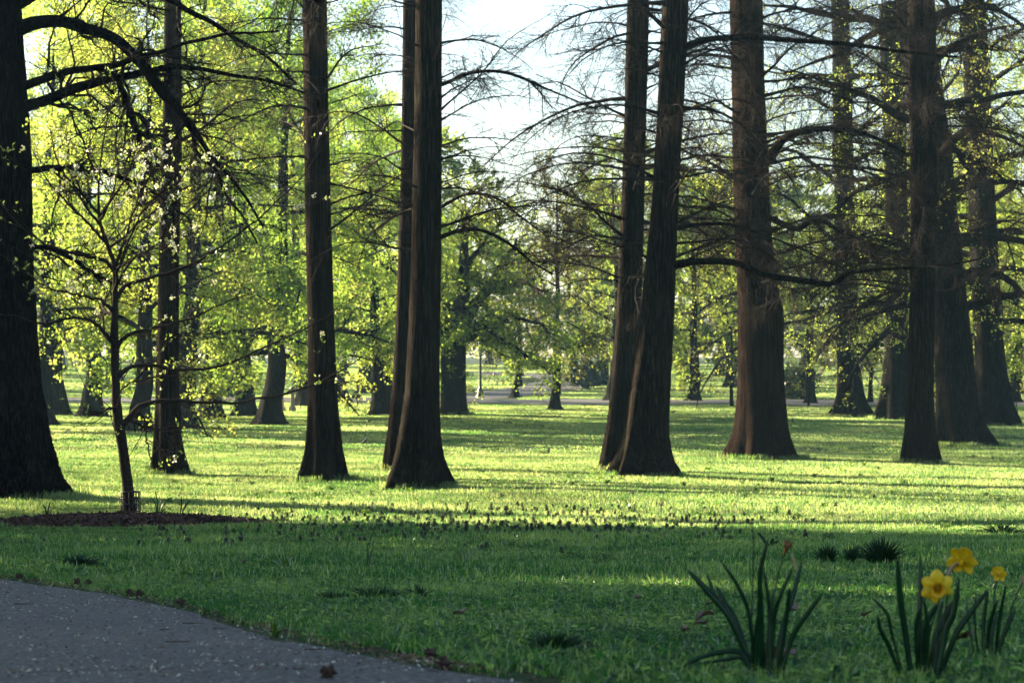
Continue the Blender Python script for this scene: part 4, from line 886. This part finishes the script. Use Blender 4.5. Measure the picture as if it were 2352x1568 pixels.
def strap(P, wd, th=.0012, n_=14, twist=0.):
    """a leaf blade with real thickness, V-shaped across"""
    q = smooth_path(P, n_); T = nrm(np.gradient(q, axis=0))
    ref = np.array([0, 1., 0.]); S = nrm(np.cross(T, ref)); N_ = np.cross(S, T)
    if twist:
        an = np.linspace(0, twist, n_)[:, None]; S, N_ = S * np.cos(an) + N_ * np.sin(an), N_ * np.cos(an) - S * np.sin(an)
    t = np.linspace(0, 1, n_); w_ = wd * .5 * np.interp(t, [0, .1, .55, .85, .96, 1], [.7, .85, 1, .8, .42, .05])[:, None]
    V = np.stack([q - S * w_ + N_ * w_ * .22, q + N_ * th, q + S * w_ + N_ * w_ * .22, q - N_ * th * 2], 1)
    i = np.arange(n_ * 4).reshape(n_, 4)
    F = np.stack([i[:-1], np.roll(i[:-1], -1, 1), np.roll(i[1:], -1, 1), i[1:]], -1).reshape(-1, 4)
    return V.reshape(-1, 3), F
def weed(px, py, n_, L, wd, label, seed, mat='weed', up=.8):
    p = gy(px, py); r = np.random.default_rng(seed); root = empty('weed', p, label, 'weed', 'leafy weeds in the lawn')
    for k in range(n_):
        a = r.uniform(0, 6.28); l_ = L * r.uniform(.6, 1.1); o_ = np.array([math.cos(a), math.sin(a), 0.]); u = r.uniform(.5, 1.1) * up
        V, F = strap([np.array([0, 0, -.01]), o_ * l_ * .25 + np.array([0, 0, l_ * u * .6]), o_ * l_ * .55 + np.array([0, 0, l_ * u])], wd, .0008, 8); mk('leaf', V, [F], M[mat], root)
weed(650, 1308, 5, .16, .035, 'bright broad leaf weed in the lawn above the path', 1)
weed(1070, 1300, 9, .2, .018, 'yellowish green grassy weed in the middle of the near lawn', 2)
weed(985, 1292, 5, .12, .03, 'small broad leaf weed left of the yellowish one', 3)
weed(1170, 1262, 5, .14, .03, 'low leafy weed just below the drift of nettles', 4)
weed(1765, 1262, 6, .2, .03, 'bluish broad leaf weed behind the wilted daffodil', 5, 'tuft')
weed(2130, 1195, 7, .16, .03, 'sunlit leafy weed on the lawn near the right', 6)
weed(1445, 1166, 6, .2, .02, 'tall sunlit weed below the leaning cypress', 7)
weed(800, 1470, 4, .07, .02, 'small pale weed beside the path edge', 8)
weed(630, 1462, 4, .08, .02, 'pale leafed weed close to the asphalt edge', 9)
# narrow leaves by the mulch
for (px, py, spec, lb) in ((365, 1197, [(-18, -60), (-8, -72), (6, -50), (26, -56), (14, -30)], 'bluish bulb leaves rising beside the trunk guard'), (418, 1192, [(0, -55), (22, -46)], 'two thin bulb leaves at the right of the mulch bed'), (110, 1195, [(-10, -40), (8, -46)], 'two thin bulb leaves left of the mulch bed')):
    p = gy(px, py); root = empty('bulb_plant', p, lb, 'plant'); s = p[1] / FPX
    for i, (dx, dz) in enumerate(spec):
        V, F = strap([np.array([i * .02 - .04, 0, -.02]), np.array([dx * s * .3, .02 * i - .03, -dz * s * .6]), np.array([dx * s, .03 * i - .05, -dz * s])], .026); mk('leaf', V, [F], M['daf'], root)
# dry stalk
p = gy(845, 1312); root = empty('dry_stalk', p, 'tall thin grass stalk left of centre in the near lawn', 'stalk'); s = p[1] / FPX
for P in ([(0, 0), (2, 45), (8, 80), (18, 108)], [(0, 0), (8, 40), (14, 72), (12, 84)], [(2, 0), (-2, 50), (6, 78), (10, 90)]):
    q = smooth_path([np.array([a * s, .01 * i, b * s]) for i, (a, b) in enumerate(P)], 10); V, F = tubes(q, np.linspace(.004, .0015, 10), 5); mk('stem', V, [F], M['tuft'], root)

# ------------------------------------------------------------------ daffodils
def zx7(v): return (1552 + v[0] * .2262, 1213.6 + v[1] * .2262)
def zx8(v): return (1975.7 + v[0] * .2262, 1213.6 + v[1] * .2262)
def flower(root, base, pos, face, R0, seed, wilt=False, spread=0.):
    """six tepals round a trumpet, facing along face"""
    r = np.random.default_rng(seed); fz = nrm(np.array(face, float)); ux = nrm(np.cross(fz, [0, 0, 1.])); uy = np.cross(ux, fz); B = np.stack([ux, uy, fz], 0)
    tw = lambda L: np.asarray(L) @ B + pos - base
    t = np.linspace(-.5, 0, 5); V, F = tubes(tw(np.stack([0 * t, 0 * t, t * R0], -1)), np.array([.004, .006, .006, .0055, .007]), 8); fl = mk('flower', V, [F], M['corona'] if not wilt else M['wither'], root)
    for k in range(6):
        a = k * math.pi / 3 + r.normal(0, .09) + spread; ca, sa = math.cos(a), math.sin(a); u = np.linspace(0, 1, 8); L = R0 * r.uniform(.9, 1.08); v = np.linspace(-1, 1, 7)
        U, W = np.meshgrid(u, v, indexing='ij'); wd = .40 * L * np.interp(U, [0, .2, .5, .8, .93, 1], [.35, .75, 1., .72, .36, .02])
        x = .08 * R0 + U * L * .95; y = W * wd; z = (.02 if k % 2 else -.01) * R0 + .14 * R0 * np.sin(U * 2.2) - .22 * R0 * U ** 2 * (1 + .4 * r.normal()) + .05 * R0 * np.cos(W * 2.6) * U + .035 * R0 * np.sin(5 * W + 3 * U + r.uniform(0, 6))
        Lc = np.stack([x * ca - y * sa, x * sa + y * ca, z], -1)
        if wilt: Lc = Lc * np.array([.35, .35, 1]) + np.stack([0 * U, 0 * U, U * R0 * .8], -1) + r.normal(0, .0025, Lc.shape)
        top = tw(Lc.reshape(-1, 3)); bot = tw((Lc - np.array([0, 0, .0009])).reshape(-1, 3)); i = np.arange(56).reshape(8, 7)
        q1 = np.stack([i[:-1, :-1], i[1:, :-1], i[1:, 1:], i[:-1, 1:]], -1).reshape(-1, 4)
        bd = np.concatenate([i[0, :], i[1:, -1], i[-1, -2::-1], i[-2:0:-1, 0]]); q3 = np.stack([bd, np.roll(bd, -1), np.roll(bd, -1) + 56, bd + 56], -1)
        mk('petal', np.vstack([top, bot]), [np.vstack([q1, q1[:, ::-1] + 56, q3])], M['petal'] if not wilt else M['wither'], fl)
    na = 42; a = np.linspace(0, 6.2832, na, endpoint=False); prof = [(.0, .16), (.2, .24), (.45, .27), (.68, .31), (.78, .40), (.80, .44)]
    if wilt: prof = [(.0, .14), (.3, .2), (.6, .16), (.8, .2)]
    rings = []
    for inner in (0, 1):
        for (z, rr) in (prof if not inner else prof[::-1]):
            fr_ = 1 + .10 * (z > .7) * np.sin(11 * a + r.uniform(0, 6)) + .04 * np.sin(6 * a); rd = (rr - .025 * inner) * fr_ * R0
            rings.append(np.stack([rd * np.cos(a), rd * np.sin(a), np.full(na, (z - .01 * inner) * R0)], -1))
    i = np.arange(len(rings) * na).reshape(-1, na); q = np.stack([i[:-1], np.roll(i[:-1], -1, 1), np.roll(i[1:], -1, 1), i[1:]], -1).reshape(-1, 4)
    mk('corona', tw(np.vstack(rings)), [q], M['corona'] if not wilt else M['wither'], fl)
def daffodil(label, d, zf, basepx, lv, stems, seed, extra=None):
    r = np.random.default_rng(seed); bx, by = zf(basepx); base = at(bx, by, d); base[2] = gz(base[0], d)
    root = empty('daffodil', base, label, 'daffodil', 'daffodils in the near lawn'); nl = len(lv)
    def w3(v, t, off): x, y = zf(v); return at(x, y, d + off * t)
    for i, (wd, P) in enumerate(lv):
        off = r.uniform(-.16, .16); n0 = len(P); C = [w3(v, j / (n0 - 1), off) - base for j, v in enumerate(P)]
        C[0][2] = min(C[0][2], .0); C = [C[0] * np.array([.8, 1, 1]) + np.array([0, r.uniform(-.03, .03), -.02])] + C[1:]
        V, F = strap(C, wd * .2262 * 1.15 / FPX * d, .0012, 18, r.uniform(-.35, .35)); mk('leaf', V, [F], M['daf'], root)
    for (wd, P) in stems:
        off = r.uniform(-.05, .05); n0 = len(P); C = [w3(v, j / (n0 - 1), off) - base for j, v in enumerate(P)]; C[0][2] = -.02
        q = smooth_path(C, 20); V, F = tubes(q, np.full(20, wd * .2262 / FPX * d * .5), 8); mk('stem', V, [F], M['daf'], root)
    return root, base, w3
D1 = 7.25
root, base, w3 = daffodil('daffodil clump with one wilted orange bloom', D1, zx7, (900, 1490), [
    (62, [(840, 1480), (560, 930), (330, 640), (110, 405)]), (46, [(800, 1400), (640, 1000), (500, 750), (400, 565)]), (40, [(820, 1450), (560, 950), (400, 690), (310, 435)]),
    (36, [(790, 1400), (745, 900), (640, 600), (455, 320)]), (48, [(890, 1450), (868, 900), (855, 450), (935, 105)]), (36, [(960, 1450), (945, 900), (930, 650), (885, 400)]),
    (40, [(800, 1420), (810, 1080), (850, 800), (845, 570)]), (40, [(960, 1430), (1000, 900), (1050, 700), (1190, 375)]), (50, [(1010, 1450), (1080, 1000), (1180, 700), (1285, 305)]),
    (46, [(1050, 1440), (1170, 1120), (1300, 900), (1500, 635)]), (46, [(800, 1460), (700, 1300), (560, 1235), (250, 1300), (-20, 1440)]), (36, [(780, 1440), (680, 1320), (480, 1325), (190, 1372)]),
    (40, [(1060, 1460), (1120, 900), (1140, 720), (1155, 590)]), (40, [(860, 1470), (845, 1000), (832, 700)]), (34, [(900, 1470), (920, 1200), (960, 900), (985, 620)])],
    [(15, [(770, 1450), (765, 1000), (782, 450), (788, 150), (775, -20)]), (16, [(930, 1460), (965, 900), (1030, 500), (1085, 300), (1108, 235)])], 1)
V, F = strap([w3((1225, 430), 0, 0) - base, w3((1210, 345), 0, 0) - base, w3((1165, 230), 0, 0) - base], 22 * .2262 / FPX * D1); mk('spathe', V, [F], M['spathe'], root)
flower(root, base, w3((1112, 215), 0, 0), (.25, -.55, .75), .035, 11, True)
root, base, w3 = daffodil('daffodil clump with two open yellow blooms', D1, zx8, (660, 1440), [
    (62, [(490, 1420), (450, 1050), (400, 700), (372, 275)]), (40, [(400, 1440), (290, 1200), (205, 1030), (165, 865)]), (30, [(390, 1440), (320, 1080), (260, 850), (98, 678)]),
    (54, [(560, 1430), (590, 1000), (605, 650), (610, 275)]), (62, [(620, 1430), (640, 1050), (690, 900), (770, 755)]), (62, [(700, 1430), (745, 1150), (830, 930), (965, 690)]),
    (62, [(760, 1430), (850, 1080), (940, 850), (1002, 495)]), (56, [(800, 1420), (960, 1080), (1110, 850), (1305, 595)]), (44, [(640, 1430), (680, 1050), (640, 690)]), (44, [(720, 1430), (790, 950), (832, 715)]),
    (40, [(580, 1430), (560, 1050), (600, 800)]), (50, [(760, 1440), (880, 1000), (985, 600)])],
    [(20, [(640, 1440), (700, 1050), (790, 740), (800, 640)]), (20, [(700, 1440), (830, 1000), (885, 620), (890, 470), (945, 375), (1005, 345)])], 2)
flower(root, base, w3((775, 592), 0, -.03), (-.12, -.95, -.12), .051, 21, spread=.5)
flower(root, base, w3((1030, 322), 0, .02), (.35, .75, .42), .05, 22)
V, F = strap([w3((880, 470), 0, -.02) - base, w3((925, 390), 0, -.02) - base, w3((1000, 340), 0, -.02) - base], 36 * .2262 / FPX * D1, .002); mk('spathe', V, [F], M['spathe'], root)
D3 = 8.05
root, base, w3 = daffodil('daffodil clump at the right edge with one small yellow bloom seen from behind', D3, zx8, (1320, 1390), [
    (40, [(1270, 1360), (1290, 1080), (1330, 880), (1390, 715)]), (46, [(1330, 1385), (1420, 1150), (1490, 980), (1572, 795)]), (40, [(1230, 1340), (1240, 1000), (1292, 615)]), (36, [(1370, 1350), (1395, 1000), (1472, 555)]),
    (20, [(1180, 1300), (1155, 950), (1168, 635)]), (18, [(1130, 1290), (1100, 1000), (1068, 735)]), (36, [(1300, 1390), (1330, 1100), (1385, 830)])],
    [(20, [(1300, 1360), (1340, 850), (1365, 600), (1390, 480)]), (18, [(1350, 1370), (1470, 1000), (1560, 720), (1640, 540)])], 3)
flower(root, base, w3((1402, 448), 0, .02), (.25, .85, .2), .03, 31)
V, F = strap([w3((1630, 560), 0, 0) - base, w3((1655, 510), 0, 0) - base, w3((1660, 470), 0, 0) - base], .018, .003); mk('spathe', V, [F], M['spathe'], root)
daffodil('few low daffodil leaves arching at the bottom between the two clumps', 6.95, zx7, (1720, 1640), [(40, [(1700, 1640), (1650, 1440), (1620, 1390), (1580, 1600)]), (34, [(1740, 1640), (1790, 1500), (1880, 1460)])], [], 4)

# ------------------------------------------------------------------ small things on the ground
rng = np.random.default_rng(400)
def ico(n1=10, n2=7):
    u = np.linspace(0, 2 * np.pi, n1, endpoint=False); v = np.linspace(-1, 1, n2) * np.pi / 2
    V = np.stack([np.outer(np.cos(v), np.cos(u)), np.outer(np.cos(v), np.sin(u)), np.outer(np.sin(v), np.ones(n1))], -1); i = np.arange(n1 * n2).reshape(n2, n1)
    return V.reshape(-1, 3), np.stack([i[:-1], np.roll(i[:-1], -1, 1), np.roll(i[1:], -1, 1), i[1:]], -1).reshape(-1, 4)
def gumball(px, py, label, r=.021):
    p = gy(px, py); p[2] += .02 + r * .75; root = empty('seed_ball', p, label, 'seed ball', 'spiky seed balls by the path')
    V, F = ico(); mk('core', V * r * .8, [F], M['gum'], root)
    for v in nrm(rng.normal(size=(26, 3))):
        V, F = tubes(np.stack([v * r * .6, v * r * 1.0, v * r * 1.35]), np.array([.006, .004, .0008]), 5); mk('spike', V, [F], M['gum'], root)
for a in ((45, 1334, 'spiky seed ball at the path edge closest to the left side'), (178, 1346, 'spiky seed ball on the path edge below the dark tuft'), (203, 1350, 'smaller seed ball right beside another on the path edge'), (300, 1374, 'left one of two touching seed balls on the path edge'), (322, 1377, 'right one of two touching seed balls on the path edge'),
          (416, 1398, 'seed ball alone where the path edge bends'), (990, 1524, 'seed ball at the grass edge near the bottom middle'), (1020, 1548, 'largest seed ball lying on the asphalt near the bottom middle'), (755, 1570, 'seed ball at the very bottom of the picture on the asphalt')):
    gumball(a[0], a[1], a[2])
def stick(name, px, py, Lpx, ang, label, rr=.003, mat='stick', group='fallen twigs', lift=.026, curve=.1):
    p = gy(px, py); L = Lpx / FPX * p[1]; a = R_(ang); dv = np.array([math.cos(a), math.sin(a)]); t = np.linspace(-.5, .5, 7)
    xy = p[:2] + dv * (t * L)[:, None] + np.array([-dv[1], dv[0]]) * (curve * L * (t ** 2 - .1) + rng.normal(0, .012 * L, 7))[:, None]
    q = np.concatenate([xy, (gz(xy[:, 0], xy[:, 1]) + lift + rr)[:, None]], 1)
    V, F = tubes(q - p, np.linspace(rr, rr * .5, 7) * rng.uniform(.85, 1.15, 7), 6); tag(mk(name, V, [F], M[mat], loc=p), label, 'twig', group)
for i, a in enumerate([(57, 1398, 45, 8, 'brown twig on the asphalt near the left side, farthest up the path'), (445, 1445, 48, -5, 'longest brown twig lying across the upper middle of the path'), (380, 1460, 22, 10, 'short brown twig just below the longest one'), (505, 1457, 28, 0, 'short reddish twig on the asphalt near the grass edge'), (410, 1490, 55, 4, 'dark twig in the middle of the asphalt'), (725, 1508, 48, 5, 'reddish twig on the asphalt below the grass edge'), (835, 1507, 25, 12, 'short dark twig beside the reddish one'), (688, 1555, 30, -20, 'little twig at the bottom of the path'), (1000, 1560, 30, 15, 'dark twig beside the largest seed ball'), (750, 1478, 50, -12, 'twig lying along the ragged asphalt edge')]):
    stick('twig', *a[:5])
stick('fallen_stick', 1770, 1127, 55, -35, 'dark fallen stick on the sunlit lawn below the reddish trunk', .014, 'stick', None, .05)
stick('fallen_stick', 1130, 1032, 60, 20, 'thin fallen branch on the far lawn in the centre gap', .02, 'stick', None, .08)
stick('fallen_stick', 262, 1183, 95, 10, 'pale stick leaning by the trunk guard', .008, 'stick', None, .12)
# dead leaves
def deadleaf(px, py, s_, label, seed):
    p = gy(px, py); r = np.random.default_rng(seed); n1, n2 = 12, 9; U, W = np.meshgrid(np.linspace(0, 1, n1), np.linspace(-1, 1, n2), indexing='ij')
    wd = .38 * np.interp(U, [0, .12, .3, .42, .58, .7, .85, 1], [.08, .5, 1, .6, 1., .55, .7, .05]); a = r.uniform(0, 6.28)
    z = .14 * W ** 2 + .12 * np.sin(U * 5 + r.uniform(0, 6)) + .06 * np.sin(W * 4 + U * 6) + r.normal(0, .012, U.shape); x = U - .5; y = W * wd
    L = np.stack([x * math.cos(a) - y * math.sin(a), x * math.sin(a) + y * math.cos(a), z + .35 * x * math.sin(a + 1)], -1) * s_
    top = L.reshape(-1, 3); i = np.arange(n1 * n2).reshape(n1, n2); q = np.stack([i[:-1, :-1], i[1:, :-1], i[1:, 1:], i[:-1, 1:]], -1).reshape(-1, 4)
    p[2] += .07
    tag(mk('dead_leaf', np.vstack([top, top - [0, 0, .0012]]), [np.vstack([q, q[:, ::-1] + n1 * n2])], M['deadleaf'], loc=p), label, 'dead leaf', 'dead leaves in the near grass')
for i, a in enumerate([(1618, 1452, .085, 'curled pinkish dead leaf in the grass left of the wilted daffodil'), (1636, 1412, .07, 'small brown dead leaf above the curled pinkish one'), (1822, 1432, .06, 'reddish dead leaf behind the wilted daffodil'), (1988, 1446, .05, 'pale little leaf between the daffodil clumps'), (1608, 1472, .05, 'small orange leaf under the curled pinkish one'), (2215, 1508, .07, 'rusty leaf between the two yellow daffodil clumps'), (1465, 1402, .05, 'dark little leaf lying on the lawn right of centre'), (1572, 1488, .05, 'brown scrap of leaf near the bottom right of centre'), (560, 1310, .06, 'brown leaf in the grass below the mulch bed'), (1796, 1556, .1, 'reddish dead leaf at the foot of the wilted daffodil'), (1055, 1442, .06, 'pale curled leaf in the grass above the path end'), (880, 1275, .05, 'rusty leaf by the thin dry stalk'), (2390, 1420, .06, 'brown leaf by the right edge')]):
    deadleaf(*a, 500 + i)
# petals and bud scales on the asphalt, dandelion bits
def litter(name, n_, size, mat, label, seed, edge=0.):
    r = np.random.default_rng(seed); i = r.integers(20, 158, n_ * 6); off = r.uniform(.0, 3.8, n_ * 6) if not edge else np.abs(r.normal(0, edge, n_ * 6)) - .03
    xy = E[i] + nE[i] * off[:, None] + r.normal(0, .04, (n_ * 6, 2)); ok = (np.abs(xy[:, 0]) < .23 * xy[:, 1] + .3) & (xy[:, 1] > 5.5) & (path_side(xy[:, 0], xy[:, 1]) > .0); xy = xy[ok][:n_]
    m_ = len(xy); C = np.concatenate([xy, (gz(xy[:, 0], xy[:, 1]) + .024 + r.uniform(0, .004, m_))[:, None]], 1)
    a = r.uniform(0, 6.28, m_); s = size * r.uniform(.5, 1.5, m_)[:, None]; d = np.stack([np.cos(a), np.sin(a), r.normal(0, .25, m_)], -1); e = np.stack([-np.sin(a), np.cos(a), r.normal(0, .25, m_)], -1) * r.uniform(.35, .8, (m_, 1))
    V = np.stack([C - d * s, C + e * s * .7 + [0, 0, .002], C + d * s, C - e * s * .7 + [0, 0, .002]], 1)
    tag(mk(name, V.reshape(-1, 3), [np.arange(m_ * 4).reshape(-1, 4)], M[mat], kind='stuff'), label)
litter('petal_litter', 2000, .0078, 'petals', 'pale fallen petals sprinkled over the asphalt', 1)
litter('brown_litter', 1500, .007, 'debris', 'brown bud scales sprinkled over the asphalt', 2)
litter('edge_litter', 1600, .01, 'debris', 'brown litter gathered along the asphalt edge', 3, .09)

# ------------------------------------------------------------------ lamps, grill, posts, animals
def lathe(prof, n_=16):
    a = np.linspace(0, 6.2832, n_, endpoint=False); P = np.array(prof, float)
    V = np.stack([np.outer(P[:, 0], np.cos(a)), np.outer(P[:, 0], np.sin(a)), np.repeat(P[:, 1:2], n_, 1)], -1); i = np.arange(len(P) * n_).reshape(-1, n_)
    return V.reshape(-1, 3), np.stack([i[:-1], np.roll(i[:-1], -1, 1), np.roll(i[1:], -1, 1), i[1:]], -1).reshape(-1, 4)
def lamp(px, py, label):
    p = gy(px, py); root = empty('street_lamp', p, label, 'lamp', 'globe lamp posts by the footpath')
    V, F = lathe([(.0, -.1), (.3, -.1), (.3, .12), (.24, .2), (.2, .5), (.13, .65), (.1, .8), (.075, 2.6), (.11, 2.7), (.08, 2.75), (.12, 2.9), (.16, 2.95), (0, 2.96)]); mk('post', V, [F], M['iron'], root)
    V, F = lathe([(.1, 2.95), (.17, 3.05), (.24, 3.25), (.22, 3.45), (.14, 3.6), (.11, 3.66)], 18); mk('globe', V, [F], M['globe'], root)
    V, F = lathe([(.13, 3.66), (.16, 3.68), (.1, 3.76), (.03, 3.84), (.025, 3.95), (0, 3.98)]); mk('finial', V, [F], M['globe'], root)
lamp(1103, 914, 'globe street lamp standing beside the footpath in the centre gap')
lamp(1281, 906, 'globe street lamp showing behind the slim trunk in the centre gap')
def bolt(): pass
p = gy(820, 936); root = empty('park_grill', p, 'black park grill on a post right of the lone straight cypress', 'grill'); z0 = .5
V, F = tubes(np.array([[0, 0, -.1], [0, 0, z0 + .02]]), np.array([.05, .05]), 8); mk('post', V, [F], M['iron'], root)
ac = Acc()
for (x0, x1, y0, y1, a0, a1) in ((-.28, .28, -.2, .2, z0, z0 + .03), (-.28, -.25, -.2, .2, z0 + .03, z0 + .24), (.25, .28, -.2, .2, z0 + .03, z0 + .24), (-.25, .25, .17, .2, z0 + .03, z0 + .24), (-.25, .25, -.2, -.17, z0 + .03, z0 + .16)):
    c = np.array([[x, y, z] for z in (a0, a1) for x, y in ((x0, y0), (x1, y0), (x1, y1), (x0, y1))]); ac.add(c, np.array([[0, 3, 2, 1], [4, 5, 6, 7], [0, 1, 5, 4], [1, 2, 6, 5], [2, 3, 7, 6], [3, 0, 4, 7]]))
ac.obj('firebox', M['iron'], root, smooth=False)
for k in range(9):
    x = -.22 + k * .055; V, F = tubes(np.array([[x, -.2, z0 + .2], [x, .2, z0 + .2]]), np.array([.008, .008]), 5); mk('grate_bar', V, [F], M['iron'], root)
for px, lb in ((648, 'left of two short pink stone posts beside the flared tree'), (672, 'right of two short pink stone posts beside the flared tree')):
    p = gy(px, 945); root = empty('stone_post', p, lb, 'post', 'short pink stone posts')
    V, F = lathe([(0, -.1), (.19, -.1), (.19, .22), (.16, .27), (0, .27)], 4); mk('base', V, [F], M['stone'], root, smooth=False)
    V, F = lathe([(.115, .26), (.1, .7), (.105, 1.15), (0, 1.15)], 14); mk('shaft', V, [F], M['stone'], root)
    V, F = lathe([(0, 1.14), (.12, 1.14), (.16, 1.2), (.16, 1.28), (.06, 1.34), (0, 1.35)], 14); mk('cap', V, [F], M['stone'], root)
def skin(name, chain, mat, parent=None, edges=None, sub=2):
    V = np.array([c[:3] for c in chain], float); me = bpy.data.meshes.new(name); me.from_pydata(V.tolist(), edges or [(i, i + 1) for i in range(len(V) - 1)], [])
    ob_ = bpy.data.objects.new(name, me); COL.objects.link(ob_); md = ob_.modifiers.new('skin', 'SKIN')
    for v, c in zip(me.skin_vertices[0].data, chain): v.radius = (c[3], c[3])
    me.skin_vertices[0].data[0].use_root = True
    s = ob_.modifiers.new('sub', 'SUBSURF'); s.levels = sub; s.render_levels = sub; me.materials.append(M[mat]); ob_.parent = parent; return ob_
def bird(px, py, rz, label, s=1., upright=0.):
    p = gy(px, py); root = empty('bird', p, label, 'bird', 'small dark birds on the lawn'); root.rotation_euler = (0, 0, rz); root.scale = (s,) * 3; c = math.cos(upright); sn = math.sin(upright)
    T = lambda x, z: (x * c - (z - .1) * sn, 0., x * sn + (z - .1) * c + .1)
    ch = [(*T(0, .1), .042), (*T(.045, .115), .036), (*T(.075, .14), .022), (*T(.092, .158), .026), (*T(.11, .16), .018), (*T(-.05, .095), .03), (*T(-.09, .088), .014), (*T(-.16, .08), .012)]
    skin('body', ch, 'feather', root, [(0, 1), (1, 2), (2, 3), (3, 4), (0, 5), (5, 6), (6, 7)])
    h = T(.122, .16); V, F = tubes(np.array([h, np.array(h) + [.028, 0, -.004]]), np.array([.006, .001]), 6); mk('beak', V, [F], M['beak'], root)
    for y in (-.016, .016):
        V, F = tubes(np.array([[0, y, .075], [.008, y, .04], [0, y, .005], [.03, y, .002]]), np.array([.005, .003, .003, .002]), 5); mk('leg', V, [F], M['beak'], root)
    for y in (-1, 1):
        V, F = lathe([(0, -.075), (.014, -.06), (.024, -.01), (.02, .04), (0, .06)], 10); V = V * [1, .35, 1]; V = np.stack([V[:, 2], V[:, 1] + y * .038, V[:, 0]], -1); V = np.array([[*(np.array(T(v[0] - .02, v[2] + .105))[[0]]), v[1], T(v[0] - .02, v[2] + .105)[2]] for v in V]); mk('wing', V, [F], M['feather'], root)
bird(838, 1021, .3, 'dark bird on the lawn between the lone cypress and the cypress pair', 1.2, .5)
bird(1820, 972, 2.6, 'dark upright bird on the lawn right of the reddish trunk', 1.15, .9)
bird(1548, 950, .2, 'tiny dark bird far out right of the leaning cypress', 1., .2)
p = gy(1252, 1046); root = empty('squirrel', p, 'grey brown squirrel crouching on the lawn in the centre gap', 'squirrel'); root.rotation_euler = (0, 0, math.pi - .5)
ch = [(0, 0, .075, .055), (.06, 0, .085, .046), (.11, 0, .105, .03), (.145, 0, .125, .033), (.178, 0, .118, .017), (-.05, 0, .07, .055), (-.085, .0, .055, .03), (.085, .03, .05, .018), (.095, .032, .01, .013), (.085, -.03, .05, .018), (.095, -.032, .01, .013), (-.04, .05, .04, .03), (.0, .055, .01, .014), (-.04, -.05, .04, .03), (.0, -.055, .01, .014)]
skin('body', ch, 'fur', root, [(0, 1), (1, 2), (2, 3), (3, 4), (0, 5), (5, 6), (1, 7), (7, 8), (1, 9), (9, 10), (5, 11), (11, 12), (5, 13), (13, 14)])
skin('tail', [(-.09, 0, .05, .022), (-.13, 0, .07, .035), (-.145, 0, .13, .042), (-.125, 0, .185, .042), (-.145, 0, .225, .03), (-.175, 0, .235, .014)], 'fur', root)
for y in (-.018, .018):
    V, F = lathe([(0, 0), (.01, .005), (.009, .018), (0, .03)], 8); mk('ear', V * [.6, 1, 1] + [.14, y, .15], [F], M['fur'], root)

# ------------------------------------------------------------------ morning haze
m, n, l, p_, o = newmat('morning_haze'); n.remove(p_); pv = n.new('ShaderNodeVolumePrincipled'); pv.inputs['Color'].default_value = (.45, .78, 1., 1); pv.inputs['Density'].default_value = .0002; pv.inputs['Anisotropy'].default_value = .35
l.new(pv.outputs[0], o.inputs['Volume'])
c = np.array([[x, y, z] for z in (-1.2, 34.) for x, y in ((-950, -130), (950, -130), (950, 950), (-950, 950))])
hz_ = mk('haze', c, [np.array([[0, 3, 2, 1], [4, 5, 6, 7], [0, 1, 5, 4], [1, 2, 6, 5], [2, 3, 7, 6], [3, 0, 4, 7]])], m, smooth=False, kind='stuff'); tag(hz_, 'thin morning haze hanging over the whole park')
